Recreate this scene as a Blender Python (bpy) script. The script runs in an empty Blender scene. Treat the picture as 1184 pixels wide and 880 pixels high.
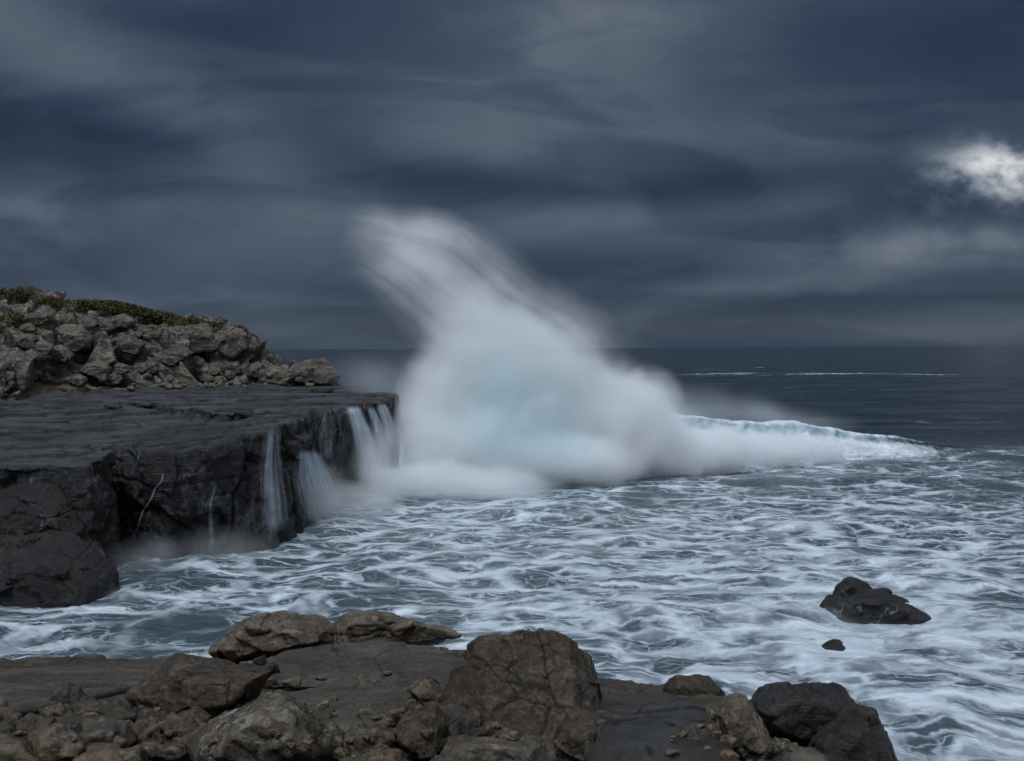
import bpy, bmesh, math, random
import numpy as np
from mathutils import Vector, Matrix, Euler
from mathutils.bvhtree import BVHTree

SC = bpy.context.scene
COL = SC.collection
R = math.radians
random.seed(11)

# ---------------------------------------------------------------- camera
H = 8.0                      # eye height above the sea
F = 1025.0                   # focal length in photo pixels (1184 wide)
CX, CY, HORIZ = 592.0, 440.0, 402.5
PITCH = math.atan((CY - HORIZ) / F)
ROLL = R(-0.27)
cam_d = bpy.data.cameras.new('camera')
cam = bpy.data.objects.new('camera', cam_d)
COL.objects.link(cam)
cam_d.sensor_width = 36.0
cam_d.lens = F / 1184.0 * 36.0
cam_d.clip_start = 0.1
cam_d.clip_end = 80000
cam.location = (0, 0, H)
CM = Euler((math.pi / 2 - PITCH, 0, 0)).to_matrix() @ Matrix.Rotation(ROLL, 3, 'Z')
cam.rotation_euler = CM.to_euler()
SC.camera = cam
CO = Vector((0, 0, H))


def ray(px, py):
    return (CM @ Vector(((px - CX) / F, -(py - CY) / F, -1.0))).normalized()


def at(px, py, D):
    d = ray(px, py)
    return CO + d * (D / d.y)


def onz(px, py, z=0.0):
    d = ray(px, py)
    return CO + d * ((z - H) / d.z)


# ---------------------------------------------------------------- numpy noise
_rs = np.random.RandomState(5)
_perm = np.tile(_rs.permutation(256), 2).astype(np.int32)
_g = _rs.normal(size=(256, 3))
_g /= np.linalg.norm(_g, axis=1)[:, None]


def perlin(p):
    p = np.asarray(p, dtype=np.float64)
    i = np.floor(p).astype(np.int64)
    f = p - i
    u = f * f * f * (f * (f * 6 - 15) + 10)
    out = 0
    ix, iy, iz = (i[:, 0] & 255), (i[:, 1] & 255), (i[:, 2] & 255)
    for a in (0, 1):
        wa = u[:, 0] if a else 1 - u[:, 0]
        pa = _perm[(ix + a) & 255]
        for b in (0, 1):
            wb = u[:, 1] if b else 1 - u[:, 1]
            pb = _perm[(pa + iy + b) & 255]
            for c in (0, 1):
                wc = u[:, 2] if c else 1 - u[:, 2]
                g = _g[_perm[(pb + iz + c) & 255]]
                d = g[:, 0] * (f[:, 0] - a) + g[:, 1] * (f[:, 1] - b) + g[:, 2] * (f[:, 2] - c)
                out = out + wa * wb * wc * d
    return out * 1.6


def fbm(p, octv=5, gain=0.5, lac=2.03):
    p = np.asarray(p, dtype=np.float64)
    a, s, out = 1.0, 0.0, 0
    for k in range(octv):
        out = out + a * perlin(p + 17.3 * k)
        s += a
        a *= gain
        p = p * lac
    return out / s


def ridged(p, octv=5, gain=0.5):
    p = np.asarray(p, dtype=np.float64)
    a, s, out = 1.0, 0.0, 0
    for k in range(octv):
        out = out + a * (1 - 2 * np.abs(perlin(p + 9.1 * k)))
        s += a
        a *= gain
        p = p * 2.07
    return out / s


def worley(p):
    p = np.asarray(p, dtype=np.float64)
    i = np.floor(p).astype(np.int64)
    f = p - i
    f1 = np.full(len(p), 9.0)
    f2 = np.full(len(p), 9.0)
    idd = np.zeros(len(p), dtype=np.int32)
    for a in (-1, 0, 1):
        pa = _perm[(i[:, 0] + a) & 255]
        for b in (-1, 0, 1):
            pb = _perm[(pa + i[:, 1] + b) & 255]
            for c in (-1, 0, 1):
                h = _perm[(pb + i[:, 2] + c) & 255]
                jx = _perm[h] / 255.0
                jy = _perm[(h + 71) & 255] / 255.0
                jz = _perm[(h + 143) & 255] / 255.0
                d = np.sqrt((a + jx - f[:, 0]) ** 2 + (b + jy - f[:, 1]) ** 2 + (c + jz - f[:, 2]) ** 2)
                m = d < f1
                f2 = np.where(m, f1, np.minimum(f2, d))
                idd = np.where(m, h, idd)
                f1 = np.where(m, d, f1)
    return f1, f2, idd / 255.0


_tilt = _rs.normal(size=(256, 3))
_tilt /= np.linalg.norm(_tilt, axis=1)[:, None]


def facets(p):
    """voronoi cells as tilted planes: returns edge distance, facet height (step + tilt), cell value"""
    p = np.asarray(p, dtype=np.float64)
    i = np.floor(p).astype(np.int64)
    f = p - i
    f1 = np.full(len(p), 9.0)
    f2 = np.full(len(p), 9.0)
    idd = np.zeros(len(p), dtype=np.int32)
    dv = np.zeros((len(p), 3))
    for a in (-1, 0, 1):
        pa = _perm[(i[:, 0] + a) & 255]
        for b in (-1, 0, 1):
            pb = _perm[(pa + i[:, 1] + b) & 255]
            for c in (-1, 0, 1):
                h = _perm[(pb + i[:, 2] + c) & 255]
                v = np.stack([a + _perm[h] / 255.0 - f[:, 0], b + _perm[(h + 71) & 255] / 255.0 - f[:, 1], c + _perm[(h + 143) & 255] / 255.0 - f[:, 2]], 1)
                d = np.sqrt((v * v).sum(1))
                m = d < f1
                f2 = np.where(m, f1, np.minimum(f2, d))
                idd = np.where(m, h, idd)
                dv[m] = v[m]
                f1 = np.where(m, d, f1)
    tl = (dv * _tilt[idd]).sum(1)
    return f2 - f1, tl, idd / 255.0 - 0.5


def sstep(a, b, x):
    t = np.clip((x - a) / (b - a), 0, 1)
    return t * t * (3 - 2 * t)


# ---------------------------------------------------------------- mesh helpers
def tag(o, label=None, cat=None, group=None, kind=None):
    if label:
        o['label'] = label
    if cat:
        o['category'] = cat
    if group:
        o['group'] = group
    if kind:
        o['kind'] = kind
    return o


def mesh_np(name, V, Fc, mat, origin=None, smooth=True, attrs=None, parent=None, uv=None):
    V = np.asarray(V, dtype=np.float32)
    if origin is not None:
        V = V - np.asarray(origin, dtype=np.float32)
    Fc = np.asarray(Fc, dtype=np.int32)
    n = Fc.shape[1]
    me = bpy.data.meshes.new(name)
    me.vertices.add(len(V))
    me.vertices.foreach_set('co', V.ravel())
    me.loops.add(Fc.size)
    me.loops.foreach_set('vertex_index', Fc.ravel())
    me.polygons.add(len(Fc))
    me.polygons.foreach_set('loop_start', np.arange(0, Fc.size, n, dtype=np.int32))
    me.polygons.foreach_set('loop_total', np.full(len(Fc), n, dtype=np.int32))
    me.update(calc_edges=True)
    me.polygons.foreach_set('use_smooth', np.full(len(Fc), smooth))
    if attrs:
        for k, a in attrs.items():
            at_ = me.attributes.new(k, 'FLOAT', 'POINT')
            at_.data.foreach_set('value', np.asarray(a, dtype=np.float32))
    if uv is not None:
        ul = me.uv_layers.new(name='UVMap')
        ul.data.foreach_set('uv', np.asarray(uv, dtype=np.float32)[Fc.ravel()].ravel())
    me.validate()
    if mat:
        me.materials.append(mat)
    o = bpy.data.objects.new(name, me)
    COL.objects.link(o)
    if origin is not None:
        o.location = origin
    if parent is not None:
        o.parent = parent
    return o


def grid_faces(nr, nc):
    i = np.arange(nr - 1)[:, None] * nc + np.arange(nc - 1)[None, :]
    i = i.ravel()
    return np.stack([i, i + 1, i + nc + 1, i + nc], 1)


_ico = {}


def ico(level):
    if level not in _ico:
        bm = bmesh.new()
        bmesh.ops.create_icosphere(bm, subdivisions=level, radius=1)
        V = np.array([v.co[:] for v in bm.verts])
        Fc = np.array([[v.index for v in f.verts] for f in bm.faces], dtype=np.int32)
        bm.free()
        V /= np.linalg.norm(V, axis=1)[:, None]
        _ico[level] = (V, Fc)
    return _ico[level]


def vnormals(V, Fc):
    a, b, c = V[Fc[:, 0]], V[Fc[:, 1]], V[Fc[:, 2]]
    n = np.cross(b - a, c - a)
    if Fc.shape[1] == 4:
        n = n + np.cross(c - a, V[Fc[:, 3]] - a)
    N = np.zeros_like(V)
    for k in range(Fc.shape[1]):
        for ax in range(3):
            N[:, ax] += np.bincount(Fc[:, k], weights=n[:, ax], minlength=len(V))
    L = np.linalg.norm(N, axis=1)
    L[L == 0] = 1
    return N / L[:, None]


def hull_planes(P):
    bm = bmesh.new()
    vs = [bm.verts.new(p) for p in P]
    bmesh.ops.convex_hull(bm, input=vs)
    bm.normal_update()
    c = np.mean(P, axis=0)
    pl = []
    for f in sorted(bm.faces, key=lambda f: -f.calc_area()):
        n = np.array(f.normal)
        d = n @ (np.array(f.verts[0].co) - c)
        if d < 0:
            n, d = -n, -d
        if f.calc_area() < 1e-7 or any(np.dot(n, m) > 0.93 for m, e in pl):
            continue
        pl.append((n, max(d, 1e-3)))
    bm.free()
    return c, pl


def rock_mesh(P, level=5, p=22, chips=6, seed=0, rough=1.0, strata=0.5, sdir=(0.2, 0.1, 1.0), crack=1.0, size=None, lumpy=0.0):
    """weathered rock: rounded hull of P, chipped corners, bedding steps, cracks and fractal relief"""
    rs = np.random.RandomState(seed + 101)
    P = np.asarray(P, dtype=np.float64)
    ext = np.maximum(P.max(0) - P.min(0), 1e-3) / 2
    Q = P / ext
    c, pl = hull_planes([Vector(q) for q in Q])
    for k in range(chips):
        d = rs.normal(size=3)
        d[2] = abs(d[2]) * 0.9
        d /= np.linalg.norm(d)
        sup = max((q - c) @ d for q in Q)
        pl.append((d, sup * rs.uniform(0.80, 0.95)))
    D, Fc = ico(level)
    p = p * 2.4
    s = np.zeros(len(D))
    for n, d in pl:
        s += np.maximum(D @ n / d, 0) ** p
    r = s ** (-1.0 / p)
    V = (c + D * r[:, None]) * ext
    S = size or float(np.mean(ext)) * 2
    N = vnormals(V, Fc)
    off = rs.uniform(-50, 50, 3)
    q = V / S + off
    w3 = np.stack([fbm(q * 2.4 + 3, 3), fbm(q * 2.4 + 23, 3), fbm(q * 2.4 + 43, 3)], 1)
    sd = np.array(sdir) / np.linalg.norm(sdir)
    # broken faces at two sizes
    V = V + N * (S * 0.028 * rough * fbm(q * 1.6, 3))[:, None]
    sq = q + sd * ((q @ sd) * 0.9)[:, None]
    e, tl, idd = facets(sq * 1.7 + 0.14 * w3)
    V = V + N * (S * rough * (0.060 * tl + 0.016 * idd * sstep(0, 0.05, e)))[:, None]
    cm = sstep(-0.2, 0.15, fbm(q * 1.3 + 8, 2)) * crack
    V = V - N * (S * 0.022 * np.exp(-(e / 0.022) ** 2) * cm)[:, None]
    cav = np.exp(-(e / 0.018) ** 2) * cm
    e, tl, idd = facets(sq * 4.3 + 0.22 * w3 + 5)
    br = sstep(-0.25, 0.25, fbm(q * 1.8 + 15, 3))
    V = V + N * (S * rough * (0.3 + 0.7 * br) * (0.026 * tl + 0.008 * idd * sstep(0, 0.06, e)))[:, None]
    c2 = sstep(0.0, 0.3, fbm(q * 2.1 + 28, 3)) * min(crack, 1.0)
    V = V - N * (S * 0.008 * np.exp(-(e / 0.04) ** 2) * c2)[:, None]
    cav = np.maximum(cav, 0.8 * np.exp(-(e / 0.032) ** 2) * c2)
    if lumpy > 0:
        e, tl, idd = facets(q * 7.0 + 0.2 * w3)
        V = V + N * (S * lumpy * (0.9 * tl + 0.5 * idd))[:, None]
    N = vnormals(V, Fc)
    if strata > 0:
        t = (V / S) @ sd * 8.0 + 0.9 * fbm(q * 1.1 + 5, 3) + off[0]
        fr = t - np.floor(t)
        cell = _perm[np.floor(t).astype(np.int64) & 255] / 255.0
        nxt = _perm[(np.floor(t).astype(np.int64) + 1) & 255] / 255.0
        w = sstep(0.86, 1.0, fr)
        prof = cell * (1 - w) + nxt * w
        side = 1 - np.abs(N @ sd) ** 2
        groove = np.exp(-((fr - 0.93) / 0.05) ** 2)
        msk = sstep(-0.15, 0.25, fbm(q * 1.6 + 3, 2))
        V = V + N * (S * strata * side * msk * (0.034 * (prof - 0.5) - 0.016 * groove))[:, None]
        cav = np.maximum(cav, 0.7 * groove * msk * side * min(strata, 1))
    V = V + N * (S * 0.012 * rough * ridged(q * 9, 4))[:, None]
    V = V + N * (S * 0.008 * rough * fbm(q * 30, 4))[:, None]
    return V, Fc, cav


# ---------------------------------------------------------------- node helpers
class X:
    def __init__(s, nt, sock):
        s.nt, s.s = nt, sock

    def _m(s, op, *a, clamp=False):
        n = s.nt.nodes.new('ShaderNodeMath')
        n.operation = op
        n.use_clamp = clamp
        for k, v in enumerate((s,) + a):
            if isinstance(v, X):
                s.nt.links.new(v.s, n.inputs[k])
            else:
                n.inputs[k].default_value = v
        return X(s.nt, n.outputs[0])

    def __add__(s, o): return s._m('ADD', o)
    __radd__ = __add__
    def __mul__(s, o): return s._m('MULTIPLY', o)
    __rmul__ = __mul__
    def __sub__(s, o): return s._m('SUBTRACT', o)
    def __rsub__(s, o): return (s * -1.0) + o
    def __truediv__(s, o): return s._m('DIVIDE', o)
    def pow(s, o): return s._m('POWER', o)
    def mx(s, o): return s._m('MAXIMUM', o)
    def mn(s, o): return s._m('MINIMUM', o)
    def exp(s): return s._m('EXPONENT')
    def abs(s): return s._m('ABSOLUTE')
    def clamp(s): return s._m('ADD', 0.0, clamp=True)

    def step(s, a, b, lo=0.0, hi=1.0):
        n = s.nt.nodes.new('ShaderNodeMapRange')
        n.interpolation_type = 'SMOOTHSTEP'
        s.nt.links.new(s.s, n.inputs[0])
        for k, v in zip((1, 2, 3, 4), (a, b, lo, hi)):
            if isinstance(v, X):
                s.nt.links.new(v.s, n.inputs[k])
            else:
                n.inputs[k].default_value = v
        return X(s.nt, n.outputs[0])


class NT:
    def __init__(s, nt):
        s.nt = nt

    def node(s, t, **kw):
        n = s.nt.nodes.new(t)
        for k, v in kw.items():
            setattr(n, k, v)
        return n

    def link(s, a, b):
        s.nt.links.new(a.s if isinstance(a, X) else a, b)

    def x(s, sock):
        return X(s.nt, sock)

    def setin(s, sock, v):
        if isinstance(v, X):
            s.nt.links.new(v.s, sock)
        elif hasattr(v, 'is_output'):
            s.nt.links.new(v, sock)
        else:
            sock.default_value = v

    def coord(s, kind='Object'):
        return s.node('ShaderNodeTexCoord').outputs[kind]

    def mapping(s, v, scale=(1, 1, 1), rot=(0, 0, 0), loc=(0, 0, 0), t='POINT'):
        n = s.node('ShaderNodeMapping', vector_type=t)
        s.nt.links.new(v, n.inputs[0])
        n.inputs['Location'].default_value = loc
        n.inputs['Rotation'].default_value = rot
        n.inputs['Scale'].default_value = scale
        return n.outputs[0]

    def noise(s, v, scale=1, detail=4, rough=0.5, dist=0.0, out='Factor', dims='3D'):
        n = s.node('ShaderNodeTexNoise', noise_dimensions=dims)
        s.nt.links.new(v, n.inputs['Vector'])
        n.inputs['Scale'].default_value = scale
        n.inputs['Detail'].default_value = detail
        n.inputs['Roughness'].default_value = rough
        n.inputs['Distortion'].default_value = dist
        o = n.outputs[0] if out == 'Factor' else n.outputs[1]
        return s.x(o) if out == 'Factor' else o

    def voronoi(s, v, scale=1, feature='F1', dims='3D', smooth=None, rnd=1.0):
        n = s.node('ShaderNodeTexVoronoi', feature=feature, voronoi_dimensions=dims)
        s.nt.links.new(v, n.inputs['Vector'])
        n.inputs['Scale'].default_value = scale
        n.inputs['Randomness'].default_value = rnd
        if smooth is not None and 'Smoothness' in n.inputs:
            n.inputs['Smoothness'].default_value = smooth
        return s.x(n.outputs['Distance']), n.outputs.get('Color')

    def vmath(s, op, a, b=None, scale=None):
        n = s.node('ShaderNodeVectorMath', operation=op)
        s.setin(n.inputs[0], a)
        if b is not None:
            s.setin(n.inputs[1], b)
        if scale is not None:
            s.setin(n.inputs['Scale'], scale)
        return n.outputs['Value'] if op in ('LENGTH', 'DOT_PRODUCT', 'DISTANCE') else n.outputs['Vector']

    def mix(s, f, a, b, blend='MIX'):
        n = s.node('ShaderNodeMix', data_type='RGBA', blend_type=blend)
        s.setin(n.inputs[0], f)
        for sock, v in ((n.inputs[6], a), (n.inputs[7], b)):
            if isinstance(v, tuple):
                sock.default_value = (*v, 1.0) if len(v) == 3 else v
            else:
                s.setin(sock, v)
        return n.outputs[2]

    def combine(s, x, y, z):
        n = s.node('ShaderNodeCombineXYZ')
        for k, v in enumerate((x, y, z)):
            s.setin(n.inputs[k], v)
        return n.outputs[0]

    def sep(s, v):
        n = s.node('ShaderNodeSeparateXYZ')
        s.nt.links.new(v, n.inputs[0])
        return [s.x(o) for o in n.outputs]

    def attr(s, name):
        n = s.node('ShaderNodeAttribute', attribute_name=name)
        return s.x(n.outputs['Fac'])

    def bump(s, h, strength=0.5, dist=0.05, normal=None):
        n = s.node('ShaderNodeBump')
        s.setin(n.inputs['Height'], h)
        n.inputs['Strength'].default_value = strength
        n.inputs['Distance'].default_value = dist
        if normal is not None:
            s.nt.links.new(normal, n.inputs['Normal'])
        return n.outputs[0]


def new_mat(name):
    m = bpy.data.materials.new(name)
    m.use_nodes = True
    nt = m.node_tree
    nt.nodes.clear()
    t = NT(nt)
    out = t.node('ShaderNodeOutputMaterial')
    return m, t, out


def principled(t, out, color, rough, normal=None, spec=0.5):
    b = t.node('ShaderNodeBsdfPrincipled')
    if isinstance(color, tuple):
        b.inputs['Base Color'].default_value = (*color, 1)
    else:
        t.setin(b.inputs['Base Color'], color)
    t.setin(b.inputs['Roughness'], rough)
    b.inputs['Specular IOR Level'].default_value = spec
    if normal is not None:
        t.link(normal, b.inputs['Normal'])
    t.link(b.outputs[0], out.inputs['Surface'])
    return b


def rock_mat(name, dark, mid, light, scale=1.0, rough=(0.55, 0.9), lichen=0.0, lichen_col=(0.33, 0.32, 0.27), moss=0.0,
             wet=0.0, streak=0.0, bump=0.6, pit=0.5, veg=0.0, pointy=True, sdir=(0.2, 0.1, 1.0), world=False, spec=0.4, tide=None, topc=None, veins=0.0, K=0.70):
    wm = (1.10, 1.0, 0.87) if scale >= 1.2 else (1.04, 1.0, 0.95)
    dark, mid, light = (tuple(v * K * q for v, q in zip(c_, wm)) for c_ in (dark, mid, light))
    m, t, out = new_mat(name)
    geo = t.node('ShaderNodeNewGeometry')
    co = geo.outputs['Position'] if world else t.coord('Object')
    inf = t.node('ShaderNodeObjectInfo')
    if not world:
        rv = t.vmath('SCALE', t.combine(t.x(inf.outputs['Random']), 0.3, 0.7), scale=37.0)
        co = t.vmath('ADD', co, rv)
    big = t.noise(co, 0.8 * scale, 5, 0.55)
    med = t.noise(co, 3.5 * scale, 6, 0.6)
    fine = t.noise(co, 22 * scale, 6, 0.65)
    speck = t.noise(co, 90 * scale, 3, 0.7)
    strat = t.noise(t.mapping(co, (0.7, 0.7, 9.0), (sdir[1] * 0.6, -sdir[0] * 0.6, 0.15)), 1.6 * scale, 5, 0.6)
    c = t.mix(big.step(0.32, 0.68), dark, mid)
    c = t.mix((med * 0.55 + strat * 0.45).step(0.45, 0.68), c, light)
    c = t.mix(t.noise(co, 1.7 * scale, 8, 0.72).step(0.50, 0.62, 0.0, 0.75), c, tuple(v * 0.75 for v in dark))
    c = t.mix(fine.step(0.48, 0.62, 0.0, 0.70), c, tuple(v * 0.36 for v in dark))
    blot = t.noise(co, 9 * scale, 7, 0.75)
    c = t.mix(blot.step(0.58, 0.66, 0.0, 0.65), c, tuple(min(1, v * 1.25) for v in light))
    c = t.mix(speck.step(0.58, 0.72, 0.0, 0.45), c, tuple(min(1, v * 1.5) for v in light))
    hue = t.node('ShaderNodeHueSaturation')
    t.link(c, hue.inputs['Color'])
    t.setin(hue.inputs['Value'], t.x(inf.outputs['Random']) * 0.5 + 0.75)
    c = hue.outputs[0]
    nz = t.sep(geo.outputs['Normal'])[2]
    if streak > 0:     # pale mineral and run-off streaks on the steep faces
        st = t.noise(t.mapping(co, (5.0, 5.0, 0.45)), 1.2, 5, 0.6)
        c = t.mix(st.step(0.56, 0.72, 0.0, streak), c, tuple(v * 2.4 for v in light))
    if lichen > 0:
        lp = t.noise(t.mapping(co, (1.0, 1.0, 1.0)), 7 * scale, 6, 0.7, 0.6)
        lb = t.noise(co, 1.1 * scale, 3)
        lf = lp.step(0.52, 0.60) * lb.step(0.38, 0.6) * nz.step(-0.2, 0.5) * lichen
        c = t.mix(lf, c, lichen_col)
    if topc:  # up-facing rock paler and bluish: sky sheen put into the colour
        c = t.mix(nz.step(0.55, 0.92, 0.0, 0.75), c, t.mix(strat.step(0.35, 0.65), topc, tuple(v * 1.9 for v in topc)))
    if veg > 0:
        zz = t.attr('veg')
        vn = t.noise(co, 0.5, 5, 0.65)
        vf = (vn * 0.9 + zz * veg + nz * 0.18).step(0.92, 1.02)
        vc = t.mix(t.noise(co, 0.9, 5).step(0.4, 0.6), (0.095, 0.073, 0.036), (0.065, 0.070, 0.028))
        vc = t.mix(t.noise(co, 9, 4).step(0.42, 0.66, 0, 0.7), vc, (0.014, 0.015, 0.007))
        c = t.mix(vf, c, vc)
    if moss > 0:
        mn_ = t.noise(co, 2.2 * scale, 5, 0.6)
        c = t.mix((mn_ + nz * 0.12).step(0.62, 0.72, 0, moss), c, (0.035, 0.038, 0.016))
    if pointy:  # crevice shade and edge highlights put into the rock colour
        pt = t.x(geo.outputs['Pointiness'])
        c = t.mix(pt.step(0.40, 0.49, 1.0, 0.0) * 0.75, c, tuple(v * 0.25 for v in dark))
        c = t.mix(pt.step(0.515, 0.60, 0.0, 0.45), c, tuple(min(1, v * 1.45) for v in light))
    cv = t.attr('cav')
    c = t.mix((cv * 0.92).clamp(), c, tuple(v * 0.16 for v in dark))  # shade inside the modelled cracks, painted into the colour
    if veins > 0:
        vv = t.noise(t.mapping(t.vmath('ADD', co, t.vmath('SCALE', t.noise(co, 1.5, 3, out='Color'), scale=0.5)), (1.6, 1.6, 0.45)), 1.1, 4, 0.6)
        vl = (vv - 0.5).abs().step(0.0, 0.022, 1.0, 0.0) * nz.step(0.35, 0.75, 1.0, 0.25 if veins > 0.5 else 0.0) * t.noise(co, 0.7, 3).step(0.42, 0.62) * veins
        c = t.mix(vl, c, (0.40, 0.43, 0.47))
    cj, _ = t.voronoi(t.vmath('ADD', co, t.vmath('SCALE', t.noise(co, 1.6 * scale, 5, 0.6, out='Color'), scale=0.55 / scale)), 1.0 * scale, 'DISTANCE_TO_EDGE')
    cjl = cj.step(0.004, 0.020, 1.0, 0.0) * t.noise(co, 0.9 * scale, 3).step(0.44, 0.58)
    c = t.mix(cjl * 0.85, c, tuple(v * 0.18 for v in dark))
    wetf = t.noise(co, 0.6 * scale, 4).step(0.40, 0.62) * wet
    if tide:           # darker, wetter band close to the sea
        zp = t.sep(geo.outputs['Position'])[2] + (med - 0.5) * 0.9
        tf = zp.step(tide[0], tide[1], 1.0, 0.0)
        c = t.mix(tf * 0.55, c, tuple(v * 0.45 for v in dark))
        wetf = wetf.mx(tf * 0.8)
    c = t.mix(wetf * 0.45, c, tuple(v * 0.6 for v in dark))
    rg = (fine * (rough[1] - rough[0]) + rough[0]) - wetf * (rough[0] * 0.62)
    if topc:
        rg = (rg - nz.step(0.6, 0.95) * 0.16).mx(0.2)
    cr, _ = t.voronoi(t.vmath('ADD', co, t.vmath('SCALE', t.noise(co, 3 * scale, 3, out='Color'), scale=0.35)), 2.2 * scale, 'DISTANCE_TO_EDGE')
    crk = cr.step(0.0, 0.03)
    hgt = med * 0.9 + fine * 0.55 + blot * 0.5 + speck * 0.10 + strat * 0.5 + crk * 0.12 * pit
    pits, _ = t.voronoi(co, 26 * scale, 'F1')
    hgt = hgt + pits.step(0.0, 0.35) * 0.06 * pit - cjl * 0.25
    nrm = t.bump(hgt, bump, 0.10 / scale)
    principled(t, out, c, rg, nrm, spec)
    return m


# ---------------------------------------------------------------- world and light
SUN_EL, SUN_AZ = R(64), R(208)     # compass bearing the light comes from (0 = +Y, clockwise)
w = bpy.data.worlds.new('World')
SC.world = w
w.use_nodes = True
wt = NT(w.node_tree)
w.node_tree.nodes.clear()
wout = wt.node('ShaderNodeOutputWorld')
bg = wt.node('ShaderNodeBackground')
bg.inputs['Strength'].default_value = 0.1
sky = wt.node('ShaderNodeTexSky')
sky.sky_type = 'NISHITA'
sky.sun_disc = False
sky.sun_elevation = SUN_EL
sky.sun_rotation = SUN_AZ
gen = wt.coord('Generated')
dx, dy, dz = wt.sep(gen)
yy = dy.mx(0.12)
u0 = dx / yy
v0 = dz / yy
warp = wt.noise(wt.combine(u0 * 1.6, v0 * 4.0, 0.0), 1.6, 5, 0.55, out='Color')
wx, wy, wz = wt.sep(warp)
u = (u0 + (wx - 0.5) * 0.20) * F + CX
v = (v0 + (wy - 0.5) * 0.075) * (-F) + HORIZ
# (photo x, photo y, spread x, spread y, amount) : cloud masses of the storm front
CL = [  # x, y, spread x, spread y, turn in degrees, amount
      (90, 178, 190, 34, 4, -0.050), (30, 150, 120, 40, 0, -0.020), (190, 130, 220, 40, 32, 0.036), (20, 30, 110, 60, 0, 0.010), (240, 30, 150, 26, 22, -0.022),
      (400, 175, 130, 30, 28, -0.036), (470, 215, 110, 26, 0, -0.026), (650, -10, 130, 70, 0, 0.052), (590, 110, 150, 90, -20, 0.028),
      (840, 30, 150, 50, 10, -0.012), (1140, 60, 170, 70, 0, -0.050), (980, 138, 190, 22, -4, 0.026), (900, 210, 210, 17, -5, -0.036),
      (640, 224, 130, 15, 3, -0.032), (740, 256, 180, 12, -3, 0.022), (690, 304, 140, 17, -6, -0.046), (900, 255, 120, 16, -8, 0.016), (240, 290, 200, 60, 0, 0.046),
      (20, 236, 130, 16, 8, 0.036), (40, 312, 90, 20, 0, -0.032), (280, 368, 170, 30, 0, 0.022), (440, 340, 70, 40, 0, -0.014),
      (1090, 290, 110, 15, -4, 0.080), (940, 322, 160, 10, -3, 0.034), (1000, 342, 260, 6, 0, -0.024), (860, 356, 260, 7, 0, -0.012), (960, 388, 420, 16, 0, 0.022),
      (1060, 236, 70, 20, -14, -0.040), (1120, 255, 60, 12, 10, -0.030)]
L = None
for (a, b, sx, sy, an, am) in CL:
    ca, sa = math.cos(R(an)), math.sin(R(an))
    ua, va = u - a, v - b
    ex = (ua * ca + va * sa) * (1.0 / (1.3 * sx))
    ey = (va * ca - ua * sa) * (1.0 / (1.3 * sy))
    g = ((ex * ex + ey * ey) * -1.0).exp() * am
    L = g if L is None else L + g
cl1 = wt.noise(wt.combine(u0 * 1.0 + v0 * 0.5, v0 * 2.6, 0.3), 2.2, 6, 0.52, 0.35)
cl2 = wt.noise(wt.combine(u0 * 1.0, v0 * 1.9, 2.3), 6.0, 6, 0.52, 0.2)
L = (L * 12.5).exp() * 0.058
L = L * (cl1 * 1.5 + 0.25) * (cl2 * 0.44 + 0.78)
cl3 = wt.noise(wt.combine(u0 * 1.0 - v0 * 0.4, v0 * 4.5, 8.3), 2.4, 6, 0.5, 0.8).step(0.42, 0.58, 0.80, 1.20)
L = L * cl3
# the ragged opening in the cloud at the right
hole = wt.noise(wt.combine(u0 * 1.0, v0 * 1.25, 5.6), 13.0, 7, 0.60, 0.0)
hx, hy = (u - 1150.0) * (1.0 / 76.0), (v - 207.0) * (1.0 / 31.0)
hg = ((hx * hx + hy * hy) * -1.0).exp()
hole2 = wt.noise(wt.combine(u0 * 1.0 + v0 * 0.3, v0 * 1.7, 9.4), 7.5, 5, 0.55, 0.0)
hm = (hole * 1.2 + hole2 * 1.5 + hg * 0.22).step(1.20, 1.66)
L = L + hm * hg * 0.80 + hg * 0.075
h2x, h2y = (u - 1090.0) * (1.0 / 150.0), (v - 284.0) * (1.0 / 26.0)
h2 = ((h2x * h2x + h2y * h2y) * -1.0).exp()
L = L + (hole * 1.5 + h2 * 0.2).step(0.60, 1.1) * h2 * 0.060
Lh = wt.noise(gen, 2.0, 5, 0.55) * 0.34 + 0.16        # brighter overcast overhead and behind
wf = dy.step(0.15, 0.5) * dz.step(0.42, 0.72, 1.0, 0.0)
L = L * wf + Lh * (1.0 - wf)
ramp = wt.node('ShaderNodeValToRGB')
e = ramp.color_ramp.elements
e[0].position, e[0].color = 0.015, (0.56, 1.00, 2.0, 1)
e[1].position, e[1].color = 0.60, (0.98, 1.0, 1.03, 1)
for ps, cl in ((0.06, (0.70, 1.02, 1.62, 1)), (0.11, (0.80, 1.02, 1.38, 1)), (0.20, (0.88, 1.01, 1.22, 1))):
    en = e.new(ps)
    en.color = cl
wt.link(L, ramp.inputs[0])
cc = wt.node('ShaderNodeVectorMath', operation='SCALE')
wt.link(ramp.outputs[0], cc.inputs[0])
wt.link(L * 9.6, cc.inputs['Scale'])
skc = wt.mix(0.03, cc.outputs[0], sky.outputs[0])
wt.link(skc, bg.inputs['Color'])
wt.link(bg.outputs[0], wout.inputs['Surface'])
w.cycles.sampling_method = 'MANUAL'
w.cycles.sample_map_resolution = 512

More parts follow.
